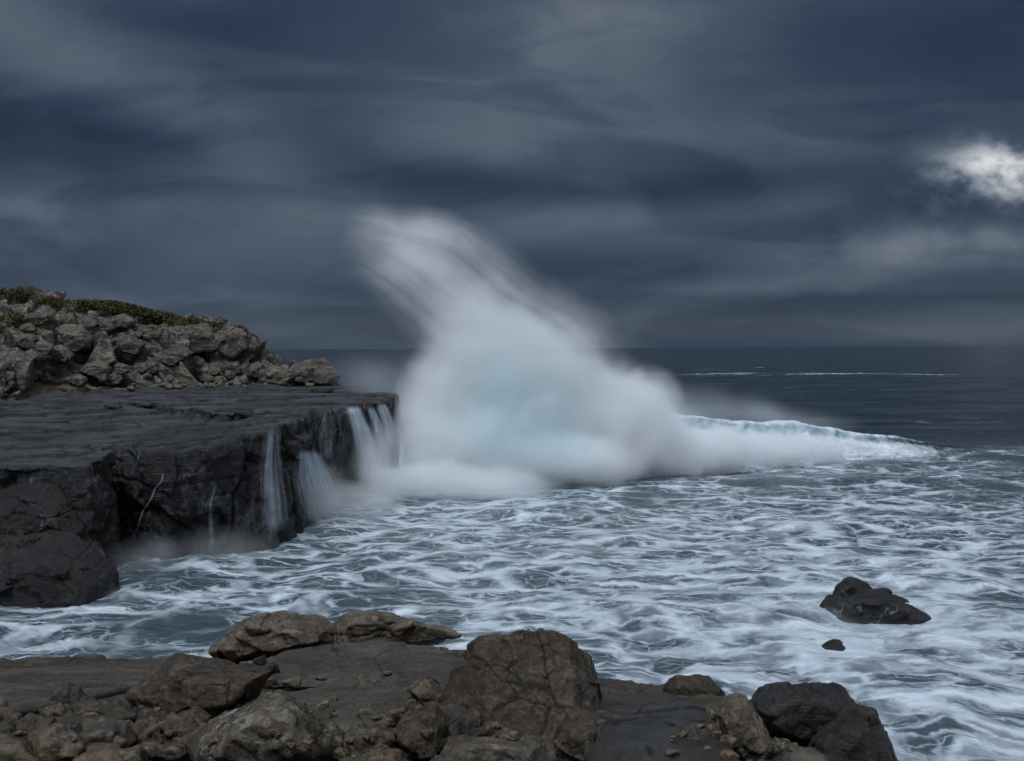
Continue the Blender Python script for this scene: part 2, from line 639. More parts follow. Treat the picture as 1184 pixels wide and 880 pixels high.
sl = bpy.data.lights.new('sun', 'SUN')
sl.energy = 2.0
sl.angle = R(28)
sl.color = (0.86, 0.96, 1.08)
so = bpy.data.objects.new('sun', sl)
COL.objects.link(so)
sd = Vector((math.sin(SUN_AZ) * math.cos(SUN_EL), math.cos(SUN_AZ) * math.cos(SUN_EL), math.sin(SUN_EL)))
so.rotation_euler = sd.to_track_quat('Z', 'Y').to_euler()
so.location = sd * 60

SC.view_settings.view_transform = 'Standard'
SC.view_settings.look = 'None'
SC.view_settings.exposure = 0
SC.cycles.use_denoising = True
SC.cycles.use_adaptive_sampling = True
SC.cycles.adaptive_threshold = 0.03
SC.cycles.adaptive_min_samples = 24
try:
    SC.cycles.denoiser = 'OPENIMAGEDENOISE'
    SC.cycles.denoising_prefilter = 'ACCURATE'
except Exception:
    pass
SC.cycles.max_bounces = 16
SC.cycles.diffuse_bounces = 3
SC.cycles.glossy_bounces = 3
SC.cycles.transmission_bounces = 4
SC.cycles.volume_bounces = 14
SC.cycles.transparent_max_bounces = 24
SC.cycles.volume_step_rate = 0.5
SC.cycles.volume_max_steps = 256
SC.cycles.sample_clamp_indirect = 4
SC.cycles.caustics_reflective = False
SC.cycles.caustics_refractive = False

# ---------------------------------------------------------------- materials: rocks
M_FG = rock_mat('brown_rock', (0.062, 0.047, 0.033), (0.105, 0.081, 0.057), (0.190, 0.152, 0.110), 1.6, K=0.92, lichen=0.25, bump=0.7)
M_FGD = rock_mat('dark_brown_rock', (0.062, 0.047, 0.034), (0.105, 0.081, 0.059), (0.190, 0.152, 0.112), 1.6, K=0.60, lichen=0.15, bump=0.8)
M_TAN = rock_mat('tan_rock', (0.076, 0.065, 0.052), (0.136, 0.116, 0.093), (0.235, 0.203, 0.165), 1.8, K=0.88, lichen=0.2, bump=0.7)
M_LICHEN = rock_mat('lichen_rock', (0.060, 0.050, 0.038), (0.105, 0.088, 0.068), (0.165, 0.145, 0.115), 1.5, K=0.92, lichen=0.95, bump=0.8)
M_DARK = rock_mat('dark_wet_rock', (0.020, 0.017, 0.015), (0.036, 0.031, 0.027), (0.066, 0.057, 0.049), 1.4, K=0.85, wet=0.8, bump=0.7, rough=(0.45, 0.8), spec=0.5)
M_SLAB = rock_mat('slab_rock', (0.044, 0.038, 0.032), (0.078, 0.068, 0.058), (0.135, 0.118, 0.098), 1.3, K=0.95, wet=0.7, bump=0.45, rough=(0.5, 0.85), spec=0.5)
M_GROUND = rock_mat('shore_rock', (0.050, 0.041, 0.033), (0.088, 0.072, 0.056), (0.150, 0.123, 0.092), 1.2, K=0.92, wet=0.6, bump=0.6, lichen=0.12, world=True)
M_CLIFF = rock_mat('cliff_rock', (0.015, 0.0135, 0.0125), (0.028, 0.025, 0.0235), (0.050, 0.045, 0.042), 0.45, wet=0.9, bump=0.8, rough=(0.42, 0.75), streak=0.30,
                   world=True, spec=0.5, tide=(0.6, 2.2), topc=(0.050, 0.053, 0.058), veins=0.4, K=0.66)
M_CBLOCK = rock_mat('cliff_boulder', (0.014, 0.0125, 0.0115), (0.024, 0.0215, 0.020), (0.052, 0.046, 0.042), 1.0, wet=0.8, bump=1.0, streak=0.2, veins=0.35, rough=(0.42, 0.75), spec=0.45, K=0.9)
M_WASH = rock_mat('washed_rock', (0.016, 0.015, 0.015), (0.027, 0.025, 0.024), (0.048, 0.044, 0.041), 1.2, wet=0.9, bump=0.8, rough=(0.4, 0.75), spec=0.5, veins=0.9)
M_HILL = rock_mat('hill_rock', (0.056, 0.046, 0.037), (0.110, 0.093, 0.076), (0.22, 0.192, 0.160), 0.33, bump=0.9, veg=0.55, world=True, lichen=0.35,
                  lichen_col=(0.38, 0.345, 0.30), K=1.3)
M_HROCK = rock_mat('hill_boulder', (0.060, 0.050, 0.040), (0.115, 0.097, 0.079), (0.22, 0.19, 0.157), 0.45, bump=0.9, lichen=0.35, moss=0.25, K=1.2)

# ---------------------------------------------------------------- sea
FOAM_PTS = [  # photo x, y, how much foam lies there
    (10, 745, .42), (60, 735, .50), (160, 715, .42), (250, 690, .40), (330, 670, .38), (200, 665, .30), (420, 690, .40), (300, 640, .48),
    (400, 610, .50), (450, 640, .46), (520, 600, .62), (600, 640, .58), (480, 715, .34), (560, 690, .46), (610, 590, .70), (650, 720, .78),
    (700, 650, .64), (700, 600, .50), (760, 575, .36), (850, 575, .36), (950, 580, .40), (900, 560, .36), (800, 620, .66), (780, 700, .80),
    (900, 650, .74), (860, 740, .80), (1000, 620, .62), (1000, 650, .76), (1100, 640, .62), (1170, 620, .52), (1080, 700, .74), (960, 720, .84),
    (1060, 730, .72), (1150, 760, .66), (1000, 780, .76), (1150, 700, .64), (1150, 850, .62), (1080, 820, .66), (740, 770, .60), (1050, 560, .36),
    (1150, 560, .28), (1100, 530, .34), (1170, 530, .22), (1180, 590, .36), (700, 553, .42), (560, 575, .8), (450, 590, .75), (640, 570, .55),
    (900, 800, .7), (600, 780, .5), (300, 760, .4), (100, 800, .4)]
fp = np.array([onz(a, b)[:2] + (c,) if False else (*onz(a, b)[:2], c) for a, b, c in FOAM_PTS])

WAVE_FOOT = [(440, 572), (560, 562), (640, 558), (700, 556), (760, 553), (850, 545), (950, 537), (1040, 530), (1110, 524)]
wf_xy = np.array([onz(a, b)[:2] for a, b in WAVE_FOOT])


def sea_height(x, y):
    D = np.hypot(x, y)
    p = np.stack([x, y, np.zeros_like(x)], 1)
    near = sstep(140, 55, D)
    h = 0.34 * fbm(p * np.array([0.16, 0.22, 1]), 3) + 0.13 * ridged(p * np.array([0.42, 0.6, 1]) + 3.3, 4)
    h = h * (0.35 + 0.65 * near) * sstep(3000, 400, D)
    # long swell lines outside the surf
    sw = np.sin((y + 0.18 * x + 6 * fbm(p * 0.02, 2)) * 2 * math.pi / 34.0)
    h = h + 0.42 * np.maximum(sw, -0.5) * sstep(66, 95, y) * sstep(900, 200, D)
    # the far breaker line
    yb = 258 - 0.30 * (x - 45)
    h = h + 1.1 * np.exp(-((y - yb) / 9.0) ** 2) * sstep(20, 60, x) * sstep(150, 90, x)
    return h


def make_sea():
    nr, nc = 900, 620
    t = np.linspace(0, 1, nr)
    # rows: fine close in, coarser to the horizon
    inv = np.concatenate([np.linspace(1 / 9.0, 1 / 300.0, nr - 120, endpoint=False), 1 / np.geomspace(300, 30000, 120)])
    Dr = 1 / inv
    az = np.linspace(-R(62), R(62), nc)
    az = az * (0.45 + 0.55 * (np.abs(az) / R(62)) ** 1.3) / 1.0
    x = (Dr[:, None] * np.tan(np.clip(az, -R(61), R(61)))[None, :]).ravel()
    y = np.repeat(Dr, nc)
    z = sea_height(x, y)
    d2 = (x[:, None] - fp[None, :, 0]) ** 2 / 1.0 + (y[:, None] - fp[None, :, 1]) ** 2
    wgt = 1.0 / (d2 + 2.0) ** 1.6
    foam = (wgt * fp[None, :, 2]).sum(1) / wgt.sum(1)
    # the surf zone ends behind the breaking wave
    yf = np.interp(x, wf_xy[:, 0], wf_xy[:, 1])
    out = sstep(yf + 1.5, yf + 7.0, y)
    foam = foam * (1 - out) + 0.02 * out
    yb = 258 - 0.30 * (x - 45) - 5
    nz = fbm(np.stack([x * 0.05, y * 0.03, 0 * x], 1), 3)
    foam = foam + 0.85 * np.exp(-((y - yb) / 3.6) ** 2) * sstep(20, 45, x) * sstep(135, 100, x) * (0.75 + 0.6 * nz)
    # foam ringing the rocks that stand in the water
    for px, py, rr in ((1015, 712, 2.6), (966, 757, 1.3)):
        c = onz(px, py)
        foam = foam + 0.75 * np.exp(-(((x - c.x) / rr) ** 2 + ((y - c.y - 0.4) / rr) ** 2))
    far = sstep(62, 80, y)
    V = np.stack([x, y, z], 1)
    return mesh_np('sea', V, grid_faces(nr, nc), M_SEA, attrs={'foam': np.clip(foam, 0, 1.2), 'far': far})


def sea_material():
    m, t, out = new_mat('sea_water')
    pos = t.node('ShaderNodeNewGeometry').outputs['Position']
    px, py, pz = t.sep(pos)
    p2 = t.combine(px, py, 0.0)
    dens = t.attr('foam')
    far = t.attr('far')
    # drifting, curled foam net
    w1 = t.vmath('SCALE', t.vmath('SUBTRACT', t.noise(p2, 0.20, 3, 0.5, out='Color'), (0.5, 0.5, 0.5)), scale=3.6)
    w2 = t.vmath('SCALE', t.vmath('SUBTRACT', t.noise(p2, 0.9, 3, 0.55, out='Color'), (0.5, 0.5, 0.5)), scale=0.85)
    w3 = t.vmath('SCALE', t.vmath('SUBTRACT', t.noise(p2, 4.0, 2, 0.5, out='Color'), (0.5, 0.5, 0.5)), scale=0.20)
    q = t.vmath('ADD', t.vmath('ADD', p2, w1), t.vmath('ADD', w2, w3))
    q = t.mapping(q, (0.52, 1.0, 1), (0, 0, R(-9)))
    e1, _ = t.voronoi(q, 0.62, 'DISTANCE_TO_EDGE', '2D')
    e2, _ = t.voronoi(t.mapping(q, (1, 1, 1), (0, 0, 0.7), (3.1, 1.7, 0)), 1.6, 'DISTANCE_TO_EDGE', '2D')
    e3, _ = t.voronoi(t.mapping(q, (1, 1, 1), (0, 0, 0.2), (7.1, 5.7, 0)), 3.9, 'DISTANCE_TO_EDGE', '2D')
    patch = t.noise(q, 0.33, 4, 0.55)
    smalln = t.noise(q, 2.3, 5, 0.6)
    k = (dens * 0.84 - 0.08 + (patch - 0.5) * 1.0).mx(0.0)
    # thickness of the threads grows with the amount of foam
    th1 = k * 0.46 + 0.01
    th2 = k * 0.36
    th3 = k * 0.20
    b1 = t.noise(q, 0.9, 3, 0.5).step(0.36, 0.58)
    b2 = t.noise(t.mapping(q, (1, 1, 1), (0, 0, 0), (9, 4, 0)), 1.6, 3, 0.5).step(0.40, 0.60)
    f1 = e1.step(th1 * 0.05, th1 + 0.06, 1.0, 0.0) * (b1 * 0.75 + 0.25)
    f2 = e2.step(th2 * 0.05, th2 + 0.06, 1.0, 0.0) * (b2 * 0.85 + 0.15)
    f3 = e3.step(th3 * 0.05, th3 + 0.06, 1.0, 0.0) * b1
    net = (1.0 - (1.0 - f1 * 0.92) * (1.0 - f2 * 0.80) * (1.0 - f3 * 0.45))
    sheet = (k + (smalln - 0.5) * 0.9).step(0.54, 1.25)
    foam = (net * k.step(0.04, 0.30) * (smalln * 0.9 + 0.50)).mx(sheet)
    # streaky long-exposure softness
    sm = t.noise(t.mapping(q, (0.8, 3.4, 1)), 1.3, 5, 0.6)
    foam = (foam * (sm * 0.95 + 0.48)).clamp()
    # whitecaps far out
    wc = t.noise(t.mapping(p2, (0.035, 0.06, 1)), 1.0, 5, 0.62)
    wc2 = t.noise(t.mapping(p2, (0.10, 0.30, 1)), 1.0, 4, 0.6)
    caps = (wc * 0.5 + wc2 * 0.5).step(0.62, 0.69) * far * 0.8
    streaks = t.noise(t.mapping(p2, (0.03, 0.22, 1), (0, 0, R(-4))), 1.0, 6, 0.65).step(0.55, 0.80, 0, 0.10) * far
    foam = foam.mx(caps).mx(streaks)
    milky = (k * 0.75).clamp()
    deep = t.mix(far, (0.050, 0.072, 0.086), (0.010, 0.018, 0.028))
    fs = t.noise(t.mapping(p2, (0.05, 0.30, 1)), 1.0, 7, 0.7).step(0.40, 0.66)
    deep = t.mix(fs * far, deep, (0.032, 0.046, 0.060))
    water = t.mix(milky * 0.60, deep, (0.095, 0.140, 0.155))
    hgt = t.noise(t.mapping(p2, (0.8, 1.3, 1)), 1.1, 6, 0.62) * 0.7 + t.noise(t.mapping(p2, (0.5, 0.9, 1)), 0.22, 4, 0.5) * 2.4 * far
    nrm = t.bump(hgt + foam * 0.10, 0.55, 0.35)
    wb = t.node('ShaderNodeBsdfPrincipled')
    t.link(water, wb.inputs['Base Color'])
    t.setin(wb.inputs['Roughness'], far * 0.12 + 0.16)
    wb.inputs['IOR'].default_value = 1.33
    t.setin(wb.inputs['Specular IOR Level'], 0.5 - far * 0.30)
    t.link(nrm, wb.inputs['Normal'])
    fb = t.node('ShaderNodeBsdfPrincipled')
    fcol = t.mix(t.noise(q, 1.1, 4).step(0.3, 0.7), (0.55, 0.62, 0.68), (0.70, 0.76, 0.81))
    t.link(fcol, fb.inputs['Base Color'])
    fb.inputs['Roughness'].default_value = 0.8
    fb.inputs['Specular IOR Level'].default_value = 0.2
    t.link(nrm, fb.inputs['Normal'])
    mx = t.node('ShaderNodeMixShader')
    t.link(foam, mx.inputs[0])
    t.link(wb.outputs[0], mx.inputs[1])
    t.link(fb.outputs[0], mx.inputs[2])
    t.link(mx.outputs[0], out.inputs['Surface'])
    return m


M_SEA = sea_material()
tag(make_sea(), kind='structure')

# ---------------------------------------------------------------- breaking wave
def wave_material():
    m, t, out = new_mat('breaking_water')
    pos = t.node('ShaderNodeNewGeometry').outputs['Position']
    foam = t.attr('foam')
    n = t.noise(t.mapping(pos, (1, 1, 1.6)), 0.9, 5, 0.6)
    st = t.noise(t.mapping(pos, (2.2, 0.7, 0.5), (0, R(12), 0)), 1.2, 5, 0.6)
    f = (foam + (n - 0.5) * 0.7 + (st - 0.5) * 0.5).step(0.25, 0.85)
    thin = t.attr('thin')
    deep = t.mix(thin, (0.022, 0.036, 0.046), (0.20, 0.34, 0.38))
    n2 = t.noise(pos, 3.0, 5, 0.6)
    nrm = t.bump(n * 0.7 + n2 * 0.15, 0.35, 0.5)
    wb = t.node('ShaderNodeBsdfPrincipled')
    t.link(deep, wb.inputs['Base Color'])
    wb.inputs['Roughness'].default_value = 0.25
    wb.inputs['IOR'].default_value = 1.33
    t.link(nrm, wb.inputs['Normal'])
    fb = t.node('ShaderNodeBsdfPrincipled')
    fc = t.mix(n2.step(0.3, 0.7), (0.58, 0.63, 0.68), (0.78, 0.81, 0.84))
    t.link(fc, fb.inputs['Base Color'])
    fb.inputs['Roughness'].default_value = 0.9
    fb.inputs['Specular IOR Level'].default_value = 0.1
    t.link(nrm, fb.inputs['Normal'])
    mx = t.node('ShaderNodeMixShader')
    t.link(f, mx.inputs[0]); t.link(wb.outputs[0], mx.inputs[1]); t.link(fb.outputs[0], mx.inputs[2])
    t.link(mx.outputs[0], out.inputs['Surface'])
    return m


M_WAVE = wave_material()


def make_wave():
    foot = np.array([[*onz(a, b)] for a, b in WAVE_FOOT + [(1150, 521)]])
    # crest height and set-back along the wave
    xs = foot[:, 0]
    hs = np.array([2.6, 3.6, 3.9, 3.9, 3.65, 3.1, 2.4, 1.35, 0.45, 0.05])
    ns, nt = 620, 190
    X_ = np.linspace(xs[0], xs[-1], ns)
    Yf = np.interp(X_, xs, foot[:, 1])
    k = np.ones(25) / 25
    Yf = np.convolve(np.pad(Yf, 12, mode='edge'), k, 'valid')
    Hh = np.interp(X_, xs, hs)
    Hh = np.convolve(np.pad(Hh, 12, mode='edge'), k, 'valid')
    # profile: (distance behind the foot, height fraction, foam, thin)
    prof = np.array([(-0.6, -0.25, .9, 0), (-0.1, -0.02, 1.0, 0), (0.05, 0.18, 1.0, 0), (0.35, 0.36, 1, 0), (0.9, 0.52, 1, 0), (1.5, 0.62, 0.95, 0.2),
                     (2.0, 0.74, 0.55, 0.8), (2.25, 0.87, 0.45, 1.0), (2.35, 0.96, 0.62, 1.0), (2.7, 1.0, 0.95, 0.8), (3.3, 0.985, 0.62, 0.7), (4.5, 0.88, 0.2, 0.15),
                     (7.0, 0.62, 0.12, 0), (10.5, 0.32, 0.1, 0), (15, 0.08, 0.1, 0), (20, -0.12, 0.1, 0)])
    tt = np.linspace(0, 1, nt) ** 1.25 * (len(prof) - 1)
    idx = np.arange(len(prof))
    pv = [np.interp(tt, idx, prof[:, c]) for c in range(4)]
    for c in range(3):
        pv[c] = np.convolve(np.pad(pv[c], 3, mode='edge'), np.ones(7) / 7, 'valid')
    sc_ = np.clip(Hh / 3.6, 0.12, 1.2)
    x = np.repeat(X_[:, None], nt, 1)
    y = Yf[:, None] + pv[0][None, :] * (0.55 + 0.45 * sc_[:, None]) * np.where(pv[0][None, :] < 4, 1.15, 1)
    z = Hh[:, None] * pv[1][None, :]
    foam = np.repeat(pv[2][None, :], ns, 0)
    thin = np.repeat(pv[3][None, :], ns, 0) * sstep(0.7, 2.2, Hh)[:, None]
    V = np.stack([x, y, z], 2).reshape(-1, 3)
    Fc = grid_faces(ns, nt)
    q = V.copy()
    foam = foam.ravel()
    # foam slides off as the crest dies away to the right
    hw = np.repeat(Hh[:, None], nt, 1).ravel()
    act = sstep(0.1, 1.6, hw)
    b = np.abs(fbm(q * np.array([0.55, 0.8, 0.9]), 4))
    b2 = np.abs(fbm(q * np.array([1.5, 1.8, 1.9]) + 7, 4))
    front = sstep(3.4, 2.2, np.repeat(pv[0][None, :], ns, 0).ravel()) * sstep(-0.8, 0.2, np.repeat(pv[0][None, :], ns, 0).ravel())
    N = vnormals(V, Fc)
    V = V + N * ((0.8 * b + 0.10 * b2 - 0.18) * front * act * 0.7)[:, None]
    V[:, 2] += 0.45 * act * fbm(np.stack([q[:, 0] * 0.32, q[:, 1] * 0.2, 0 * q[:, 0]], 1), 3) * np.clip(q[:, 2], 0, 1)
    V[:, 2] += 0.10 * fbm(q * np.array([0.5, 0.5, 0]) + 2, 4) * np.clip(q[:, 2], 0, 1)
    foam = foam * (0.35 + 0.65 * sstep(0.3, 2.0, hw))
    root = onz(800, 556)
    o = mesh_np('breaking_wave', V, Fc[:, ::-1], M_WAVE, origin=root, attrs={'foam': foam, 'thin': thin.ravel()})
    tag(o, 'long white breaking wave with turquoise crest rolling right from the splash', 'wave')
    return o


wave = make_wave()

# ---------------------------------------------------------------- cliff platform on the left
def loft(bm, top, bot):
    tv = [bm.verts.new(p) for p in top]
    bv = [bm.verts.new(p) for p in bot]
    n = len(tv)
    bm.faces.new(tv)
    bm.faces.new(bv[::-1])
    for i in range(n):
        j = (i + 1) % n
        bm.faces.new((tv[j], tv[i], bv[i], bv[j]))


def lift(p, z):
    return Vector((p.x, p.y, z))


def block(bm, rows, zb=-2.0, batter=0.25):
    """rows: (photo x, photo y, depth) of the top edge, anticlockwise or not"""
    top = [at(*r[:3]) for r in rows]
    c = sum(top, Vector()) / len(top)
    bot = []
    for r, p in zip(rows, top):
        o = r[3] if len(r) > 3 else batter
        d = Vector((p.x - c.x, p.y - c.y, 0)).normalized()
        if abs(o) < 9:
            q = p + Vector((0.6, -0.8, 0)) * o
        bot.append(Vector((q.x, q.y, zb)))
    loft(bm, top, bot)


def remesh(bm, voxel):
    bmesh.ops.triangulate(bm, faces=bm.faces[:])
    bmesh.ops.recalc_face_normals(bm, faces=bm.faces[:])
    me = bpy.data.meshes.new('tmp')
    bm.to_mesh(me)
    bm.free()
    o = bpy.data.objects.new('tmp', me)
    COL.objects.link(o)
    md = o.modifiers.new('r', 'REMESH')
    md.mode = 'VOXEL'
    md.voxel_size = voxel
    dg = bpy.context.evaluated_depsgraph_get()
    ev = o.evaluated_get(dg)
    m2 = ev.to_mesh()
    V = np.zeros(len(m2.vertices) * 3)
    m2.vertices.foreach_get('co', V)
    V = V.reshape(-1, 3)
    Fq = np.array([p.vertices[:] for p in m2.polygons if len(p.vertices) == 4], dtype=np.int32)
    ev.to_mesh_clear()
    bpy.data.objects.remove(o)
    bpy.data.meshes.remove(me)
    return V, Fq


def keep(V, Fq, mask):
    fm = mask[Fq].all(1)
    Fq = Fq[fm]
    used = np.unique(Fq)
    mp = np.full(len(V), -1, dtype=np.int32)
    mp[used] = np.arange(len(used))
    return V[used], mp[Fq]


def subdiv(V, Fq):
    """one linear subdivision of a quad mesh followed by a light smooth"""
    n = len(V)
    E = np.sort(np.concatenate([Fq[:, [0, 1]], Fq[:, [1, 2]], Fq[:, [2, 3]], Fq[:, [3, 0]]]), 1)
    key = E[:, 0].astype(np.int64) * n + E[:, 1]
    uq, inv = np.unique(key, return_inverse=True)
    em = (V[uq // n] + V[uq % n]) / 2
    fcn = V[Fq].mean(1)
    m = len(Fq)
    e = [n + inv[k * m:(k + 1) * m] for k in range(4)]
    c = n + len(uq) + np.arange(m)
    F2 = np.concatenate([np.stack([Fq[:, 0], e[0], c, e[3]], 1), np.stack([e[0], Fq[:, 1], e[1], c], 1),
                         np.stack([c, e[1], Fq[:, 2], e[2]], 1), np.stack([e[3], c, e[2], Fq[:, 3]], 1)])
    return np.concatenate([V, em, fcn]), F2.astype(np.int32)


def smooth_np(V, Fq, it=2, lam=0.5):
    n = len(V)
    a = np.concatenate([Fq[:, 0], Fq[:, 1], Fq[:, 2], Fq[:, 3]])
    b = np.concatenate([Fq[:, 1], Fq[:, 2], Fq[:, 3], Fq[:, 0]])
    cnt = np.bincount(np.concatenate([a, b]), minlength=n)
    cnt[cnt == 0] = 1
    for _ in range(it):
        S = np.stack([np.bincount(a, weights=V[b, k], minlength=n) + np.bincount(b, weights=V[a, k], minlength=n) for k in range(3)], 1)
        V = V * (1 - lam) + lam * S / cnt[:, None]
    return V


def make_platform():
    bm = bmesh.new()
    # main shelf
    block(bm, [(186, 518, 33.3), (227, 508, 33.8), (272, 503, 34.8), (306, 499, 35.6), (333, 488, 37.5), (352, 480, 40.0), (404, 473, 45.2, -0.5),
               (436, 468, 47.0, -0.7), (452, 461, 48.5, -0.6), (455, 455, 52), (452, 452.5, 56), (400, 450, 63), (250, 446, 80), (-420, 446, 80), (-420, 520, 34), (100, 516, 35.5), (140, 517, 35.0)])
    # the shelf surface rising gently to the foot of the hill
    block(bm, [(186, 519, 33.6), (100, 517.5, 35.6), (-420, 520, 36), (-420, 467, 48.3), (-200, 465, 48.6), (0, 460, 51), (60, 455, 55), (120, 450.3, 58.2), (200, 447.8, 60.6), (300, 446.5, 61.3),
               (398, 450, 62), (404, 474, 45.4), (352, 481, 40.2), (306, 500, 35.8)], zb=2.5)
    # foot bulge under the first buttress
    block(bm, [(170, 600, 34.6, 0.5), (215, 585, 34.5, 0.5), (290, 590, 35.6, 0.5), (338, 580, 38.2, 0.4), (352, 565, 40.5, 0.3), (300, 540, 44), (170, 560, 44)])
    # buttress behind the lower waterfall
    block(bm, [(348, 532, 41.2, 0.5), (380, 540, 43.0, 0.7), (404, 560, 45.5, 0.6), (400, 530, 50), (340, 510, 50)])
    # left block that stands forward of the recess
    block(bm, [(-420, 541, 30.3), (0, 534, 30.6), (60, 536, 30.9), (98, 535, 31.3), (124, 523, 32.6), (102, 515, 35.2), (-420, 518, 36)])
    # thin upper beds
    block(bm, [(300, 480, 39.4), (352, 473, 40.4), (398, 468, 45.4), (438, 463, 47.2), (449, 457, 50), (440, 452, 56), (300, 450, 60), (200, 452, 58), (150, 462, 48), (230, 472, 43)], zb=3.5)
    block(bm, [(380, 460, 48.6), (440, 459, 49.4), (447, 453.5, 53), (420, 450, 59), (330, 449, 62), (300, 456, 55)], zb=4.0)
    V, Fq = remesh(bm, 0.15)
    V, Fq = keep(V, Fq, (V[:, 2] > -1.2) & (V[:, 0] > -36) & (V[:, 1] < 78))
    V = smooth_np(V, Fq, 2)
    V, Fq = subdiv(V, Fq)
    V = smooth_np(V, Fq, 1)
    N = vnormals(V, Fq)
    up = np.clip(N[:, 2], 0, 1) ** 2
    side = 1 - up
    q = V.copy()
    # jointed, blocky faces: horizontal beds and vertical joints
    wv = np.stack([fbm(q * 0.35, 3), fbm(q * 0.35 + 31, 3), fbm(q * 0.3 + 57, 3)], 1)
    e, tl, idd = facets(q * np.array([0.34, 0.34, 0.22]) + 0.22 * wv)
    V = V + N * (side * (0.55 * tl + 0.35 * idd * sstep(0, 0.05, e) - 0.22 * np.exp(-(e / 0.03) ** 2)))[:, None]
    cav = np.exp(-(e / 0.022) ** 2)
    e, tl, idd = facets(q * np.array([1.0, 1.0, 0.55]) + 0.25 * wv + 11)
    cm = sstep(-0.1, 0.25, fbm(q * 0.6 + 8, 2))
    V = V + N * (side * (0.18 * tl + 0.07 * idd * sstep(0, 0.06, e) - 0.05 * cm * np.exp(-(e / 0.03) ** 2)))[:, None]
    cav = np.maximum(cav, cm * np.exp(-(e / 0.03) ** 2))
    e, tl, idd = facets(q * np.array([2.6, 2.6, 1.5]) + 0.3 * wv + 21)
    V = V + N * (side * (0.07 * tl + 0.02 * idd))[:, None]
    cav = np.maximum(cav, 0.6 * sstep(0, 0.3, fbm(q * 0.9 + 28, 2)) * np.exp(-(e / 0.06) ** 2)) * side
    tz = q[:, 2] * 1.5 + 0.8 * fbm(q * 0.25 + 9, 3)
    fr = tz - np.floor(tz)
    V = V - N * (side * 0.10 * np.exp(-((fr - 0.5) / 0.08) ** 2) * sstep(-0.1, 0.25, fbm(q * 0.5 + 4, 2)))[:, None]
    V = V + N * (side * 0.10 * ridged(q * np.array([1.4, 1.4, 0.4]), 5))[:, None]
    V = V + N * (side * 0.05 * fbm(q * 4.5, 4))[:, None]
    # flat bedded top with low broken steps and open joints
    st = fbm(q * np.array([0.10, 0.34, 0.0]) + 3, 4) * 4.2
    fl = np.floor(st)
    s2 = fl + sstep(0.78, 1.0, st - fl)
    V[:, 2] += up * (0.17 * s2)
    j1 = np.abs(fbm(q * np.array([0.07, 0.5, 0.0]) + 13, 4))
    V[:, 2] -= up * 0.20 * np.exp(-(j1 / 0.022) ** 2)
    j2 = np.abs(fbm(q * np.array([0.22, 0.9, 0.0]) + 33, 4))
    V[:, 2] -= up * 0.10 * np.exp(-(j2 / 0.02) ** 2)
    cav = np.maximum(cav, up * np.maximum(np.exp(-(j1 / 0.020) ** 2), 0.8 * np.exp(-(j2 / 0.02) ** 2)))
    cav = np.maximum(cav, up * 0.9 * np.exp(-(((st - fl) - 0.89) / 0.06) ** 2))
    V[:, 2] += up * (0.03 * ridged(q * np.array([0.7, 1.2, 0]), 4) + 0.015 * fbm(q * np.array([3, 4, 0]), 3))
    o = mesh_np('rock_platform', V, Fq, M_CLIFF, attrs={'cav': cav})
    tag(o, kind='structure')
    return o


def bvh_of(o):
    me = o.data
    mw = o.matrix_basis
    return BVHTree.FromPolygons([mw @ v.co for v in me.vertices], [p.vertices[:] for p in me.polygons])


platform = make_platform()
PB = bvh_of(platform)


# ---------------------------------------------------------------- rocks from photo outlines
def rock_px(name, sil, D, thick, mat, label, cat='boulder', group=None, extra=(), level=5, back=0.7, front=0.62, fy=0.2, lean=0.0, **kw):
    """sil: outline in photo pixels; D depth of its middle, thick depth extent in metres.
    lean tips the top away from the viewer (metres of depth per outline height)."""
    sil = np.array(sil, dtype=float)
    mn, mxx = sil.min(0), sil.max(0)
    if D is None:              # stand it on the sloping shore where its foot shows
        D = 1102.0 / (min(mxx[1], 888) - 680.0) + 0.32 * thick
    c = (mn + mxx) / 2
    c[1] += (mxx[1] - mn[1]) * fy
    P = []
    hgt = max(mxx[1] - mn[1], 1)
    for sx, sy in sil:
        ln = lean * (mxx[1] - sy) / hgt
        P.append(at(sx, sy, D + ln))
        fx, fy_ = c + (np.array([sx, sy]) - c) * front
        if front > 0:
            P.append(at(fx, fy_, D + ln - thick * 0.5))
        bx, by = c + (np.array([sx, sy]) - c) * back
        P.append(at(bx, by, D + ln + thick * 0.5))
    for ex in extra:
        P.append(at(ex[0], ex[1], D + ex[2]))
    V, Fc, cav = rock_mesh([p[:] for p in P], level=level, **kw)
    base = (V[:, 0].mean(), V[:, 1].mean(), V[:, 2].min())
    o = mesh_np(name, V, Fc, mat, origin=base, attrs={'cav': cav})
    tag(o, label, cat, group)
    return o


# boulders at the foot of the left block, standing in the sea
rock_px('boulder', [(-60, 640), (0, 628), (45, 612), (78, 608), (103, 626), (134, 664), (147, 690), (130, 706), (60, 720), (-60, 735)], 29.0, 4.0, M_CBLOCK,
        'big smooth black boulder in the surf below left end of the cliff', level=7, seed=3, p=14, strata=0.25, crack=0.5, rough=0.9)
rock_px('boulder', [(-60, 570), (0, 560), (50, 552), (82, 570), (108, 618), (120, 650), (100, 680), (-60, 690)], 31.0, 3.0, M_CBLOCK,
        'dark sloping rock wedged between the cliff and the black boulder in the surf', level=7, seed=4, p=16, strata=0.5, crack=1.0)
